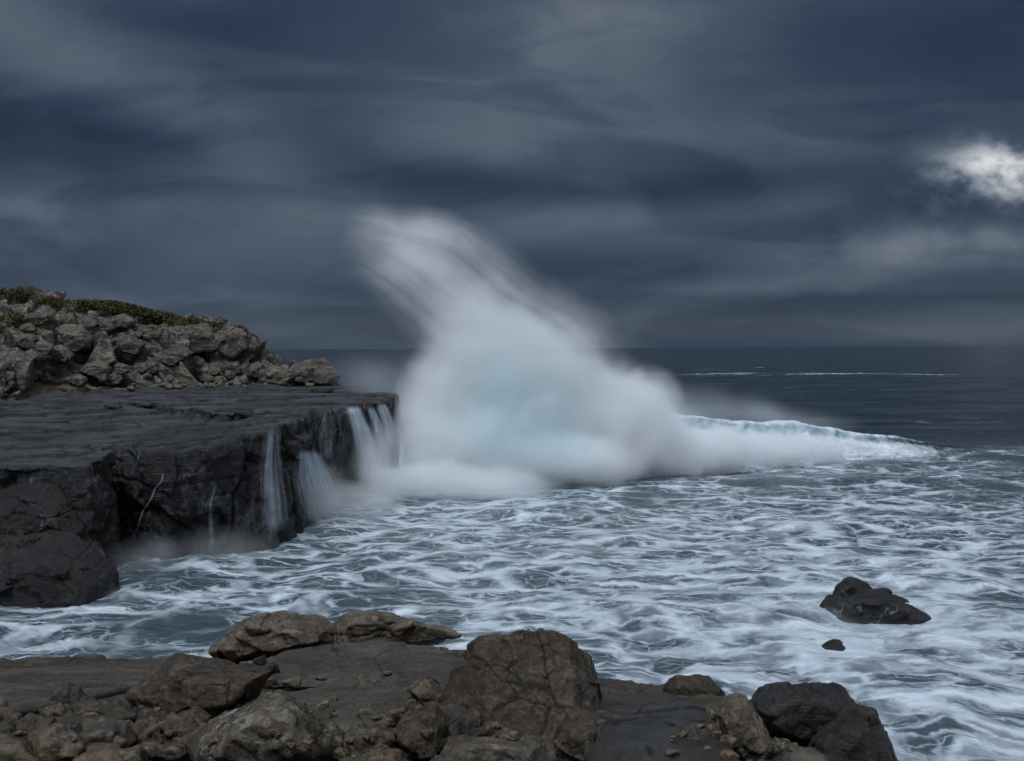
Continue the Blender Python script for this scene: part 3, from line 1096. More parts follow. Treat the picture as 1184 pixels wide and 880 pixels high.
# loose blocks lying on the shelf
rock_px('loose_block', [(120, 467), (128, 465), (140, 468), (143, 473), (121, 474)], 46, 0.7, M_DARK, 'lone small dark stone lying on the open rock shelf', 'stone', level=4, seed=5)
rock_px('loose_block', [(358, 455), (372, 453), (386, 454), (386, 463), (357, 463)], 51, 1.3, M_DARK, 'lower dark block of the two stacked near the shelf corner', 'stone', level=4, seed=6, p=40)
rock_px('loose_block', [(360, 449), (372, 447.5), (385, 448.5), (386, 455), (359, 455)], 51.2, 1.0, M_DARK, 'upper dark slab of the two stacked near the shelf corner', 'stone', level=4, seed=7, p=40)

# ---------------------------------------------------------------- hill behind the shelf
HILL_TOP = [(-420, 300, 70), (-200, 318, 70), (-60, 328, 70), (0, 333, 69), (30, 341, 68), (62, 348, 68), (100, 350, 69), (140, 353, 70), (175, 361, 70), (215, 371, 70), (255, 377, 70),
            (278, 382, 69), (296, 392, 68), (306, 408, 67), (330, 421, 66), (360, 424, 65), (385, 432, 64), (398, 448, 63.5)]
HILL_FOOT = [(-420, 470, 47), (-200, 466, 49), (0, 460, 52), (60, 455, 56), (120, 450, 59), (200, 447.5, 61), (300, 446, 61.5), (398, 449, 62.5)]


def make_hill():
    tp = np.array([at(*a)[:] for a in HILL_TOP])
    fo = np.array([at(*a)[:] for a in HILL_FOOT])
    x = np.arange(-46, -11.0, 0.11)
    k = np.linspace(0, 1, 190)
    tx = np.interp(x, tp[:, 0], tp[:, 1]); tz = np.interp(x, tp[:, 0], tp[:, 2])
    fx = np.interp(x, fo[:, 0], fo[:, 1]); fz = np.interp(x, fo[:, 0], fo[:, 2])
    kk = np.concatenate([k * 0.78, 0.78 + (k[1:] ** 1.1) * 0.22])
    # front slope (to the crest) then the back falling away
    s = np.concatenate([np.linspace(-0.14, 1, 260), 1 + np.linspace(0, 1, 60)[1:] ** 1.0])
    X_ = np.repeat(x[:, None], len(s), 1)
    ss = np.repeat(s[None, :], len(x), 0)
    sf = np.clip(ss, -0.2, 1)
    prof = np.clip(sf, 0, 1) ** 0.72
    prof = 0.65 * prof + 0.35 * sstep(0, 0.75, sf)
    Y = fx[:, None] + (tx - fx)[:, None] * sf + np.maximum(ss - 1, 0) * 14
    Z = fz[:, None] + (tz - fz)[:, None] * prof + np.minimum(sf, 0) * 7 - np.maximum(ss - 1, 0) ** 1.3 * 7
    V = np.stack([X_, Y, Z], 2).reshape(-1, 3)
    Fq = grid_faces(len(x), len(s))
    q = V.copy()
    sfl = ss.ravel()
    amp = sstep(-0.05, 0.12, sfl) * (1 - 0.65 * sstep(0.80, 0.99, sfl))
    N = vnormals(V, Fq)
    if N[:, 2].mean() < 0:
        Fq = Fq[:, ::-1]
        N = -N
    wv = np.stack([fbm(q * 0.3, 3), fbm(q * 0.3 + 31, 3), fbm(q * 0.3 + 57, 3)], 1)
    ca, sa = math.cos(0.45), math.sin(0.45)
    qr = np.stack([q[:, 0] * ca - q[:, 2] * sa, q[:, 1], q[:, 0] * sa + q[:, 2] * ca], 1)
    e, tl, idd = facets(qr * np.array([0.20, 0.26, 0.42]) + 0.14 * wv)
    hgt = 1.9 * tl + 1.3 * idd * sstep(0, 0.05, e) - 0.40 * np.exp(-(e / 0.025) ** 2)
    cav = np.exp(-(e / 0.03) ** 2)
    e, tl, idd = facets(qr * np.array([0.46, 0.55, 1.0]) + 0.18 * wv + 7)
    hgt = hgt + 0.85 * tl + 0.6 * idd * sstep(0, 0.05, e) - 0.22 * np.exp(-(e / 0.035) ** 2)
    cav = np.maximum(cav, 0.95 * np.exp(-(e / 0.045) ** 2))
    e, tl, idd = facets(qr * np.array([1.1, 1.3, 2.4]) + 0.22 * wv + 17)
    hgt = hgt + 0.30 * tl + 0.18 * idd * sstep(0, 0.06, e)
    cav = np.maximum(cav, 0.8 * np.exp(-(e / 0.07) ** 2) * sstep(-0.2, 0.2, fbm(q * 0.5 + 8, 2)))
    hgt = hgt + 0.12 * ridged(q * 1.6, 5) + 0.08 * fbm(q * 5, 4)
    V = V + N * (amp * hgt * 0.85)[:, None] + np.array([0, 0, 1]) * (0.12 * fbm(q * 1.3, 4) * (1 - amp))[:, None]
    left = sstep(-24, -40, q[:, 0])
    veg = sstep(0.78, 0.97, sfl) * 1.0 + 0.5 * left * sstep(0.35, 0.7, sfl)
    o = mesh_np('hill', V, Fq, M_HILL, attrs={'veg': veg, 'cav': cav})
    tag(o, kind='structure')
    return o


hill = make_hill()
HB = bvh_of(hill)

# low heath growing along the crest and in pockets of the hill
def heath_material():
    m, t, out = new_mat('heath')
    co = t.node('ShaderNodeNewGeometry').outputs['Position']
    c = t.mix(t.noise(co, 0.35, 4).step(0.42, 0.58), (0.140, 0.108, 0.052), (0.085, 0.092, 0.036))
    c = t.mix(t.noise(co, 6, 3).step(0.4, 0.7, 0, 0.6), c, (0.016, 0.016, 0.008))
    principled(t, out, c, 0.9, None, 0.1)
    return m


def make_heath():
    rs = np.random.RandomState(8)
    V, Fc = [], []
    tp = [at(*a) for a in HILL_TOP]
    n = 0
    spots = []
    while len(spots) < 950:
        px = rs.uniform(-60, 282)
        top = np.interp(px, [a[0] for a in HILL_TOP], [a[1] for a in HILL_TOP])
        py = top + abs(rs.normal()) * (6 if px > 55 else 20) - 1
        if px < 60 and rs.rand() < 0.4:
            py = top + rs.uniform(10, 60)
            px = rs.uniform(-60, 40)
        if 60 < px < 95 and rs.rand() < 0.7:
            continue
        nv = float(perlin(np.array([[px * 0.035, py * 0.06, 2.2]]))[0])
        if py > top + 8 and nv < 0.15:
            continue
        loc, nr, i_, d_ = HB.ray_cast(CO, ray(px, py))
        if loc is None:
            loc, nr, i_, d_ = HB.ray_cast(CO, ray(px, py + 6))
        if loc is None:
            continue
        spots.append(loc)
    for loc in spots:
        r = rs.uniform(0.25, 0.6)
        for k in range(26):
            d = rs.normal(size=3)
            d /= np.linalg.norm(d)
            d[2] = abs(d[2])
            c = np.array(loc) + d * r * np.array([1.2, 1.0, 0.6]) * rs.uniform(0.4, 1.0)
            a = rs.normal(size=3); a /= np.linalg.norm(a)
            b = np.cross(a, rs.normal(size=3)); b /= np.linalg.norm(b)
            s = rs.uniform(0.05, 0.12)
            V += [c - a * s, c + b * s * 0.6, c + a * s, c - b * s * 0.6]
            Fc.append([n, n + 1, n + 2, n + 3])
            n += 4
    o = mesh_np('heath', np.array(V), np.array(Fc), heath_material(), smooth=False)
    tag(o, kind='stuff', label='low brown and green heath along the top of the hill', cat='heath')


make_heath()

# boulders lying on the hill
def hill_rock(px, py, wpx, hpx, label, seed, group='boulders on the hillside', mat=None, level=5):
    loc, nr, i_, d_ = HB.ray_cast(CO, ray(px, py + hpx * 0.35))
    pl, _, _, _ = PB.ray_cast(CO, ray(px, py + hpx * 0.35))
    if loc is None or (pl is not None and pl.y < loc.y):
        loc = pl if pl is not None else at(px, py, 62)
    D = loc.y + wpx / F * loc.y * 0.22
    rs = np.random.RandomState(seed)
    sil = []
    for k in range(7):
        a = 2 * math.pi * k / 7 + rs.uniform(-0.35, 0.35)
        rr = rs.uniform(0.8, 1.1)
        sil.append((px + math.cos(a) * wpx / 2 * rr, py - math.sin(a) * hpx / 2 * rr))
    rock_px('boulder', sil, D, wpx / F * D * 0.8, mat or M_HROCK, label, group=group, level=level, seed=seed, p=30, lumpy=0.02, chips=5, rough=0.8, strata=0.8, sdir=(-0.45, 0.1, 0.9))


HR = [(82, 392, 62, 40, 'pale grey slanting boulder high on the left of the hill'),
      (70, 410, 40, 24, 'rounded grey boulder below the pale slanting one on the hill'),
      (222, 392, 84, 40, 'broad grey outcrop just under the heath at the hill crest'),
      (268, 396, 50, 46, 'tall cracked grey outcrop at the right end of the hill crest'),
      (206, 410, 46, 22, 'grey overhanging boulder above the dark hollow in the hill'),
      (112, 427, 44, 28, 'rounded boulder with pale top at the hill foot left of centre'),
      (128, 438, 38, 20, 'pale low boulder resting where the hill meets the shelf'),
      (268, 426, 34, 22, 'rounded boulder at the hill foot below the tall cracked outcrop'),
      (172, 424, 30, 24, 'squat boulder left of the dark hollow in the hill'),
      (362, 432, 76, 34, 'dark hunched outcrop at the seaward tip of the hill'),
      (322, 436, 48, 24, 'layered low outcrop just left of the hunched seaward outcrop'),
      (298, 430, 30, 24, 'stepped grey outcrop below the right end of the hill crest'),
      (18, 428, 56, 52, 'smooth brownish boulder at the far left foot of the hill'),
      (30, 395, 34, 22, 'grey boulder high at the far left among green patches'),
      (140, 372, 44, 18, 'flat pale outcrop just below the crest left of centre'),
      (100, 372, 36, 20, 'pale outcrop between green patches near the crest'),
      (150, 400, 46, 26, 'sloping grey boulder in the middle of the hill face'),
      (46, 368, 44, 16, 'pale weathered outcrop right at the top left skyline'),
      (240, 438, 22, 11, 'small boulder in the dark hollow at the hill foot'),
      (90, 440, 30, 18, 'dark boulder beside the smooth brownish one at the hill foot')]
for i, a in enumerate(HR):
    hill_rock(*a[:4], a[4], 40 + i)
rs_ = np.random.RandomState(77)
for i in range(34):
    px = rs_.uniform(60, 385)
    py = np.interp(px, [0, 120, 200, 300, 398], [459, 449, 446, 445, 447]) + rs_.uniform(-6, 1.5)
    wv_ = rs_.uniform(5, 14)
    hill_rock(px, py, wv_, wv_ * rs_.uniform(0.45, 0.7), 'small weathered stone in the rubble along the foot of the hill', 200 + i, 'rubble along the hill foot',
              M_TAN if rs_.rand() < 0.35 else None, level=3)
for i in range(26):
    px = rs_.uniform(0, 300)
    top = np.interp(px, [a[0] for a in HILL_TOP], [a[1] for a in HILL_TOP])
    py = rs_.uniform(top + 14, 440)
    wv_ = rs_.uniform(9, 26)
    hill_rock(px, py, wv_, wv_ * rs_.uniform(0.5, 0.8), 'weathered grey rock among others on the hill face', 300 + i, 'rocks on the hill face', level=4)

# ---------------------------------------------------------------- foreground shore
def shore_edge(x):
    return np.interp(x, [-16, -9, -7.2, -5.6, -3.2, -1.6, -0.4, 0.5, 1.55, 1.95, 2.25, 2.42, 2.6, 3.2],
                     [13.0, 12.6, 12.4, 12.9, 12.4, 11.6, 10.2, 9.5, 9.15, 8.0, 6.4, 5.2, 3.6, 1.5])


def shore_z(x, y):
    ye = shore_edge(x)
    z = 5.44 - 0.27 * (y - 5.5)
    return z, ye


def make_shore():
    x = np.concatenate([np.arange(-15, -8, 0.06), np.arange(-8, 3.6, 0.021), np.arange(3.6, 7, 0.08)])
    y = np.concatenate([np.arange(-2, 4.4, 0.16), np.arange(4.4, 14.2, 0.021), np.arange(14.2, 18, 0.1)])
    X_, Y = np.meshgrid(x, y)
    X_, Y = X_.ravel(), Y.ravel()
    z, ye = shore_z(X_, Y)
    q = np.stack([X_, Y, 0 * X_], 1)
    wv = np.stack([fbm(q * 0.8, 3), fbm(q * 0.8 + 31, 3), 0 * X_], 1)
    ed = ye + 0.35 * fbm(np.stack([X_ * 0.9, 0 * X_, 0 * X_], 1), 4) + 0.18 * wv[:, 0]
    # long bedding slabs, stepping down to the sea
    st = (Y * 0.95 - X_ * 0.33 + 1.3 * fbm(q * 0.28 + 5, 3)) * 0.62
    fl = np.floor(st)
    fr = st - fl
    z = z + 0.10 * (fr - 0.5) - 0.06 * np.exp(-((fr - 0.03) / 0.03) ** 2) + 0.10 * (_perm[fl.astype(np.int64) & 255] / 255.0 - 0.5)
    rub = sstep(7.5, 6.3, Y + 0.25 * X_ + wv[:, 1]) * sstep(1.4, 0.4, X_)
    z = z - 0.16 * rub
    e, tl, idd = facets(q * np.array([0.8, 1.2, 1]) + 0.3 * wv)
    cm = sstep(-0.2, 0.2, fbm(q * 0.5 + 8, 2))
    z = z - 0.035 * np.exp(-(e / 0.02) ** 2) * cm + idd * (0.03 + 0.12 * rub) + tl * (0.05 + 0.22 * rub)
    cav = np.maximum(np.exp(-((fr - 0.03) / 0.02) ** 2), np.exp(-(e / 0.014) ** 2) * cm)
    e, tl, idd = facets(q * np.array([2.4, 2.9, 1]) + 0.35 * wv + 3)
    z = z + rub * (0.20 * tl + 0.11 * idd * sstep(0, 0.06, e) - 0.03 * np.exp(-(e / 0.03) ** 2)) + 0.022 * tl
    cav = np.maximum(cav, (0.25 + 0.6 * rub) * np.exp(-(e / 0.035) ** 2))
    e, tl, idd2 = facets(q * np.array([7.0, 8.0, 1]) + 0.4 * wv + 9)
    z = z + (0.25 + 0.75 * rub) * (0.05 * tl + 0.02 * idd2)
    z = z + 0.06 * fbm(q * 0.9, 4) + 0.014 * ridged(q * 5, 5) + 0.008 * fbm(q * 22, 3)
    # drop into the sea past the edge
    dd = np.maximum(Y - ed, 0)
    z = z - sstep(0, 0.5, dd) * 0.35 - dd * 2.4 - 0.4 * sstep(0.02, 0.1, dd) * (idd + 0.3)
    z = np.maximum(z, -1.5)
    V = np.stack([X_, Y, z], 1)
    o = mesh_np('shore', V, grid_faces(len(y), len(x)), M_GROUND, attrs={'cav': cav})
    tag(o, kind='structure')
    return o


shore = make_shore()
SB = bvh_of(shore)


def shore_pt(px, py, h):
    return at(px, py, (1.075 - h) / ((py - 402.5) / 1025.0 - 0.27))


def slab_px(top, t, mat, label, group, z=None, h=0.1, inset=0.92, **kw):
    """flat bed of rock: top outline in photo pixels, on height z or h above the sloping shore"""
    P = []
    pts = [onz(a, b, z + dz) if z is not None else shore_pt(a, b, h + dz) for a, b, dz in [(q + (0,))[:3] if len(q) == 2 else q for q in top]]
    c = sum(pts, Vector()) / len(pts)
    for p in pts:
        P.append(p[:])
        q = c + (p - c) * inset
        P.append((q.x, q.y, q.z - t))
    V, Fc, cav = rock_mesh(P, **kw)
    o = mesh_np('slab', V, Fc, mat, origin=(V[:, 0].mean(), V[:, 1].mean(), V[:, 2].min()), attrs={'cav': cav})
    tag(o, label, 'slab', group)
    return o


# --- boulders and slabs of the foreground, left to right
G = 'boulders on the foreground shore'
rock_px('boulder', [(245, 752), (262, 733), (300, 718), (335, 708), (372, 716), (385, 728), (384, 742), (330, 748), (290, 758), (264, 764)], 11.0, 1.3, M_TAN,
        'tan brown wedge shaped boulder at the back, against the sea', group=G, level=6, seed=21, p=60, strata=1.0, chips=3, sdir=(0.35, 0, 1), front=0.75, extra=[(300, 742, -0.6), (350, 728, -0.55)])
rock_px('slab', [(384, 726), (398, 714), (432, 707), (462, 712), (478, 721), (516, 737), (498, 744), (430, 756), (384, 756)], 12.0, 1.2, M_TAN,
        'tan layered rock tip pointing into the surf behind the flat slab', group=G, level=6, seed=22, p=60, chips=2, front=0.8, lumpy=0.012, strata=1.5, sdir=(0.1, 0.2, 1))
slab_px([(292, 770), (330, 752), (385, 742), (450, 741), (530, 751), (575, 762), (560, 792), (490, 796), (430, 783), (345, 787), (300, 792)], 0.30, M_SLAB,
        'flat cracked grey slab with a dark undercut front edge', G, z=4.74, level=6, seed=23, p=60, strata=0.5, chips=0, rough=0.45, crack=1.6, size=0.9)
slab_px([(-40, 778), (60, 768), (130, 764), (215, 758), (246, 764), (215, 778), (170, 788), (90, 808), (0, 824), (-40, 830)], 0.20, M_SLAB,
        'long dark flat slab along the sea edge on the left', G, h=0.16, level=6, seed=71, p=60, strata=0.4, chips=0, rough=0.40, crack=1.4, size=1.0)
slab_px([(-40, 838), (0, 828), (80, 812), (150, 798), (165, 806), (160, 826), (110, 836), (40, 846), (-40, 856)], 0.16, M_SLAB,
        'lower dark slab on the left beneath the long crack', G, h=0.10, level=6, seed=72, p=60, strata=0.4, chips=0, rough=0.40, crack=1.4, size=0.8)
rock_px('boulder', [(152, 812), (160, 790), (182, 764), (210, 757), (240, 762), (262, 774), (290, 770), (312, 780), (300, 796), (262, 816), (215, 834), (172, 838)], None, 1.2, M_FGD,
        'large brown angular boulder with a flat slanting face on the left', group=G, level=6, seed=24, p=34, strata=0.35, extra=[(200, 790, -0.62), (236, 782, -0.55), (225, 815, -0.66)], crack=0.8)
rock_px('boulder', [(212, 872), (236, 846), (262, 826), (300, 806), (332, 800), (352, 815), (378, 832), (396, 850), (390, 868), (330, 884), (250, 900), (216, 890)], None, 1.2, M_LICHEN,
        'grey boulder streaked with pale lichen at the bottom left', group=G, level=6, seed=25, p=22, strata=0.9, sdir=(0.6, 0.1, 1), lumpy=0.03)
rock_px('boulder', [(190, 846), (202, 826), (225, 817), (244, 828), (240, 846), (214, 858), (194, 858)], None, 0.5, M_FG,
        'small brown boulder leaning against the lichen covered one', group=G, level=5, seed=26, p=24)
rock_px('boulder', [(150, 850), (160, 834), (182, 830), (196, 842), (194, 860), (160, 868)], None, 0.45, M_FG,
        'brown boulder just left of the small leaning one', group=G, level=5, seed=27, p=20, lumpy=0.04)
rock_px('boulder', [(36, 862), (42, 846), (64, 838), (84, 846), (92, 866), (80, 884), (40, 890)], None, 0.5, M_FG,
        'brown boulder with a cracked corner near the bottom left corner', group=G, level=5, seed=28, p=30)
rock_px('boulder', [(-30, 850), (0, 846), (24, 850), (42, 864), (46, 890), (-30, 895)], None, 0.6, M_FG,
        'brown rock cut off by the bottom left corner', group=G, level=5, seed=29, p=26)
rock_px('boulder', [(82, 852), (110, 838), (150, 842), (160, 858), (150, 872), (92, 876)], None, 0.6, M_SLAB,
        'low flat topped rock between the corner boulders and the lichen boulder', group=G, level=5, seed=30, p=26)
rock_px('boulder', [(46, 884), (70, 868), (110, 862), (150, 868), (166, 884), (160, 905), (50, 910)], None, 0.7, M_FG,
        'broad pale brown rock at the bottom edge on the left', group=G, level=5, seed=31, p=22)
rock_px('boulder', [(-20, 806), (0, 800), (8, 812), (14, 832), (0, 842), (-20, 840)], None, 0.4, M_FG,
        'brown rock at the left edge above the corner rocks', group=G, level=4, seed=32)
slab_px([(300, 826), (328, 803), (380, 789), (440, 786), (484, 791), (498, 806), (474, 824), (424, 842), (370, 848), (325, 842)], 0.18, M_SLAB,
        'smooth grey slab in the middle in front of the undercut edge', G, h=0.13, level=6, seed=33, p=60, strata=0.4, chips=0, rough=0.45, crack=1.3, size=0.8)
rock_px('boulder', [(452, 856), (462, 834), (484, 818), (508, 812), (520, 834), (522, 862), (505, 880), (468, 880)], None, 0.6, M_FGD,
        'rounded brown boulder left of the biggest boulder', group=G, level=6, seed=34, p=20, crack=0.8)
rock_px('boulder', [(470, 792), (484, 780), (500, 782), (515, 800), (522, 824), (505, 830), (485, 812)], None, 0.5, M_FG,
        'narrow brown rock with pale top beside the biggest boulder', group=G, level=5, seed=35, p=22)
rock_px('boulder', [(392, 858), (410, 840), (440, 834), (462, 846), (462, 866), (430, 878), (398, 876)], None, 0.5, M_LICHEN,
        'broken grey brown rock between the lichen boulder and the rounded boulder', group=G, level=5, seed=36, p=24, lumpy=0.05)
rock_px('boulder', [(400, 884), (430, 866), (462, 868), (476, 884), (470, 905), (404, 905)], None, 0.5, M_FG,
        'low crumbling rock at the bottom edge left of the tan rock', group=G, level=5, seed=37, p=24, lumpy=0.05)
# the biggest boulder
rock_px('boulder', [(508, 822), (524, 790), (546, 750), (562, 738), (588, 742), (612, 734), (642, 737), (664, 746), (680, 768), (694, 800), (708, 840), (720, 890)],
        7.0, 1.4, M_FGD, 'biggest boulder, brown and steep with a ragged crest against the surf', group=G, level=7, seed=38, p=60, strata=0.45, sdir=(0.8, 0.2, 0.55), lean=0.2, crack=0.8, front=0.0, back=0.75,
        fy=0.0, extra=[(590, 765, -0.25), (598, 872, -1.15), (662, 862, -1.05), (530, 850, -0.55), (600, 905, -1.2), (700, 905, -0.9), (636, 790, -0.45)], lumpy=0.030, rough=0.55, chips=3)
rock_px('boulder', [(640, 846), (660, 826), (684, 828), (704, 850), (716, 882), (712, 910), (650, 910), (642, 876)], None, 0.6, M_FGD,
        'cracked brown chunk leaning on the right foot of the biggest boulder', group=G, level=6, seed=39, p=26, lumpy=0.02)
rock_px('boulder', [(496, 886), (506, 862), (530, 850), (570, 856), (620, 852), (650, 862), (668, 884), (660, 910), (500, 910)], None, 0.8, M_TAN,
        'smooth tan rock at the bottom edge in front of the biggest boulder', group=G, level=6, seed=40, p=18, rough=0.7, strata=0.3)
rock_px('boulder', [(552, 848), (560, 834), (576, 830), (590, 842), (592, 856), (560, 860)], None, 0.3, M_FG,
        'small brown stone at the foot of the biggest boulder', 'stone', group=G, level=5, seed=41)
# right-hand group
slab_px([(680, 812), (692, 800), (730, 798), (775, 801), (812, 818), (836, 850), (850, 886), (850, 910), (690, 910), (668, 850)], 0.5, M_DARK,
        'smooth black slab right of the biggest boulder', G, h=0.16, level=6, seed=42, p=60, strata=0.5, chips=0, rough=0.45, crack=1.5, size=0.9)
rock_px('boulder', [(764, 798), (775, 782), (800, 778), (822, 784), (838, 800), (836, 814), (812, 820), (780, 810)], None, 0.6, M_FGD,
        'dark brown rounded boulder on the rim behind the black slab', group=G, level=6, seed=43, p=20, strata=0.8, sdir=(0.7, 0.1, 0.6))
rock_px('boulder', [(828, 822), (840, 802), (856, 802), (872, 822), (890, 850), (900, 872), (892, 890), (860, 895), (842, 868), (832, 846)], None, 0.5, M_TAN,
        'tan upright rock between the black slab and the dark blocks', group=G, level=6, seed=44, p=26, strata=0.7, sdir=(0.8, 0.1, -0.5))
rock_px('boulder', [(808, 830), (818, 816), (830, 816), (836, 832), (834, 846), (816, 840)], None, 0.25, M_TAN,
        'small tan stone leaning on the upright tan rock', 'stone', group=G, level=5, seed=45)
rock_px('boulder', [(780, 848), (800, 836), (822, 848), (848, 880), (852, 910), (800, 910)], None, 0.5, M_SLAB,
        'brownish flat rock in front of the black slab', group=G, level=5, seed=46)
rock_px('boulder', [(862, 808), (870, 791), (900, 788), (940, 791), (975, 797), (990, 810), (996, 830), (970, 862), (930, 868), (895, 852), (870, 826)], None, 1.0, M_DARK,
        'large dark flat topped block above the surf on the right', group=G, level=6, seed=47, p=30, strata=0.6, sdir=(0.8, 0.0, -0.6), extra=[(930, 825, -0.5), (985, 830, -0.3)], crack=0.8)
rock_px('boulder', [(938, 862), (956, 838), (985, 816), (1008, 818), (1016, 836), (1030, 862), (1042, 890), (1040, 915), (940, 915)], None, 0.9, M_DARK,
        'black rough rock at the right end of the foreground shore', group=G, level=6, seed=48, p=20, strata=0.7, sdir=(0.8, 0, -0.6), lumpy=0.02)
rock_px('boulder', [(880, 890), (905, 872), (950, 864), (1000, 868), (1012, 890), (1005, 915), (885, 915)], None, 0.7, M_SLAB,
        'low grey rock at the bottom edge below the dark blocks', group=G, level=5, seed=49, p=20)

# broken rocks packed between the boulders
rs_ = np.random.RandomState(90)
MED = [(22, 872), (68, 832), (108, 834), (130, 858), (176, 872), (200, 874), (140, 880), (60, 882), (8, 838), (232, 830), (262, 818), (420, 852), (440, 872), (392, 876), (372, 872), (486, 872), (505, 862), (470, 846),
       (436, 846), (404, 838), (350, 878), (310, 884), (120, 846), (95, 870), (248, 884), (500, 838), (486, 806), (505, 818), (548, 872), (690, 872), (628, 880), (790, 866), (820, 868), (812, 852), (838, 866), (880, 876), (905, 868), (770, 850)]
for i, (mx_, my_) in enumerate(MED):
    w_ = rs_.uniform(24, 52)
    h_ = w_ * rs_.uniform(0.5, 0.8)
    sil = [(mx_ + math.cos(2 * math.pi * k / 7 + rs_.uniform(-.35, .35)) * w_ / 2 * rs_.uniform(.8, 1.1), my_ - 4 - math.sin(2 * math.pi * k / 7) * h_ / 2 * rs_.uniform(.85, 1.1)) for k in range(7)]
    rock_px('boulder', sil, None, w_ / F * 6.5 * 0.9, [M_FG, M_FG, M_TAN, M_LICHEN, M_SLAB][rs_.randint(5)], 'broken brown rock packed among others in the foreground rubble', group='broken rocks of the foreground rubble',
            level=5, seed=800 + i, p=50, chips=4, strata=0.7, sdir=(0.5, 0.2, 0.8), rough=0.8)

# small stones scattered over the slabs: drop each on what lies under it
def all_bvh():
    out = [SB]
    for o in COL.objects:
        if o.type == 'MESH' and o.get('group') in (G, 'broken rocks of the foreground rubble'):
            out.append(bvh_of(o))
    return out


FGB = all_bvh()


def hit_fg(px, py):
    best = None
    for b in FGB:
        loc, n, i, d = b.ray_cast(CO, ray(px, py))
        if loc is not None and (best is None or d < best[1]):
            best = (loc, d, n)
    return best


def pebble(px, py, wpx, hpx, mat, label, seed, group, level=4):
    h = hit_fg(px, py + hpx * 0.25)
    if h is None:
        return
    loc, d, n = h
    D = loc.y
    wd, ht = wpx / F * D, hpx / F * D
    rs = np.random.RandomState(seed)
    P = [np.array(loc) + np.array([math.cos(a) * wd / 2 * rs.uniform(.8, 1.1), math.sin(a) * wd / 2 * rs.uniform(.6, 1), z * ht * rs.uniform(.8, 1.1)])
         for a, z in [(rs.uniform(0, 6.28), zz) for zz in (-.3, -.3, -.2, 0.1, 0.2, 0.3, 0.5, 0.6, 0.75, 0.8, -.3, .3, .2, .7)]]
    V, Fc, cav = rock_mesh(P, level=level, p=16, chips=5, seed=seed, strata=0.4)
    o = mesh_np('stone', V, Fc, mat, origin=(loc.x, loc.y, V[:, 2].min()), attrs={'cav': cav})
    tag(o, label, 'stone', group)


named = [(425, 787, 26, 12, M_TAN, 'pale tan stone lying on the smooth slab under the undercut edge'),
         (448, 778, 13, 6, M_TAN, 'small flat tan stone above the undercut edge of the slab'),
         (336, 789, 24, 12, M_TAN, 'tan stone at the left end of the undercut edge'),
         (312, 788, 18, 13, M_FG, 'brown stone between the angular boulder and the grey slab'),
         (372, 784, 16, 6, M_TAN, 'small pale stone tucked under the undercut edge'),
         (270, 763, 14, 10, M_FG, 'dark stone just below the tan wedge boulder'),
         (300, 764, 18, 16, M_DARK, 'dark broken stone at the right foot of the wedge boulder'),
         (316, 772, 16, 12, M_DARK, 'lower dark stone of the pair by the wedge boulder'),
         (216, 752, 22, 7, M_FG, 'thin dark stone on the skyline of the left slab'),
         (232, 753, 14, 8, M_FG, 'rounded dark stone beside the thin one on the left skyline'),
         (172, 756, 14, 5, M_FG, 'tiny dark stone at the left sea edge'),
         (421, 825, 18, 13, M_TAN, 'rounded tan pebble above the broken grey brown rock'),
         (434, 830, 14, 8, M_TAN, 'orange tinted small pebble beside the rounded tan pebble'),
         (450, 836, 16, 14, M_TAN, 'pale pebble left of the rounded brown boulder'),
         (586, 851, 34, 9, M_TAN, 'flat tan stone lying on the rock in front of the biggest boulder'),
         (918, 866, 22, 10, M_TAN, 'yellowish flat stone below the large dark block'),
         (906, 868, 10, 8, M_TAN, 'tiny yellowish stone left of the flat yellowish one')]
for i, a in enumerate(named):
    pebble(*a, 500 + i, 'stones on the foreground shore')
rs_ = np.random.RandomState(31)
k = 0
while k < 45:
    px, py = rs_.uniform(0, 520), rs_.uniform(790, 878)
    if rs_.rand() < 0.25:
        px, py = rs_.uniform(770, 860), rs_.uniform(838, 878)
    if py < 800 + 0.06 * (520 - px) and rs_.rand() < 0.7:
        continue
    s = rs_.uniform(4, 15) if rs_.rand() < 0.75 else rs_.uniform(14, 24)
    pebble(px, py, s, s * rs_.uniform(.5, .8), [M_FG, M_FG, M_TAN, M_SLAB][rs_.randint(4)], 'small loose stone among the rubble of the foreground shore', 600 + k, 'rubble of the foreground shore', level=3)
    k += 1

# rocks standing in the surf
rock_px('sea_rock', [(950, 708), (958, 692), (972, 684), (1000, 679), (1024, 681), (1048, 692), (1080, 708), (1096, 716), (1050, 732), (965, 730)], 26.6, 2.6, M_WASH,
        'larger dark rock washed by the surf on the right', 'rock', level=6, seed=60, p=30, strata=0.5, sdir=(0.6, 0, -0.8))
rock_px('sea_rock', [(960, 690), (967, 674), (984, 667), (1004, 673), (1016, 688), (985, 700)], 27.2, 1.0, M_WASH,
        'dark knob of rock rising behind the washed surf rock', 'rock', level=5, seed=61, p=24)
rock_px('sea_rock', [(936, 762), (950, 745), (964, 740), (980, 748), (1000, 764), (975, 778), (950, 776)], 23.4, 0.9, M_WASH,
        'small dark rock barely breaking the surf on the right', 'rock', level=5, seed=62, p=24)

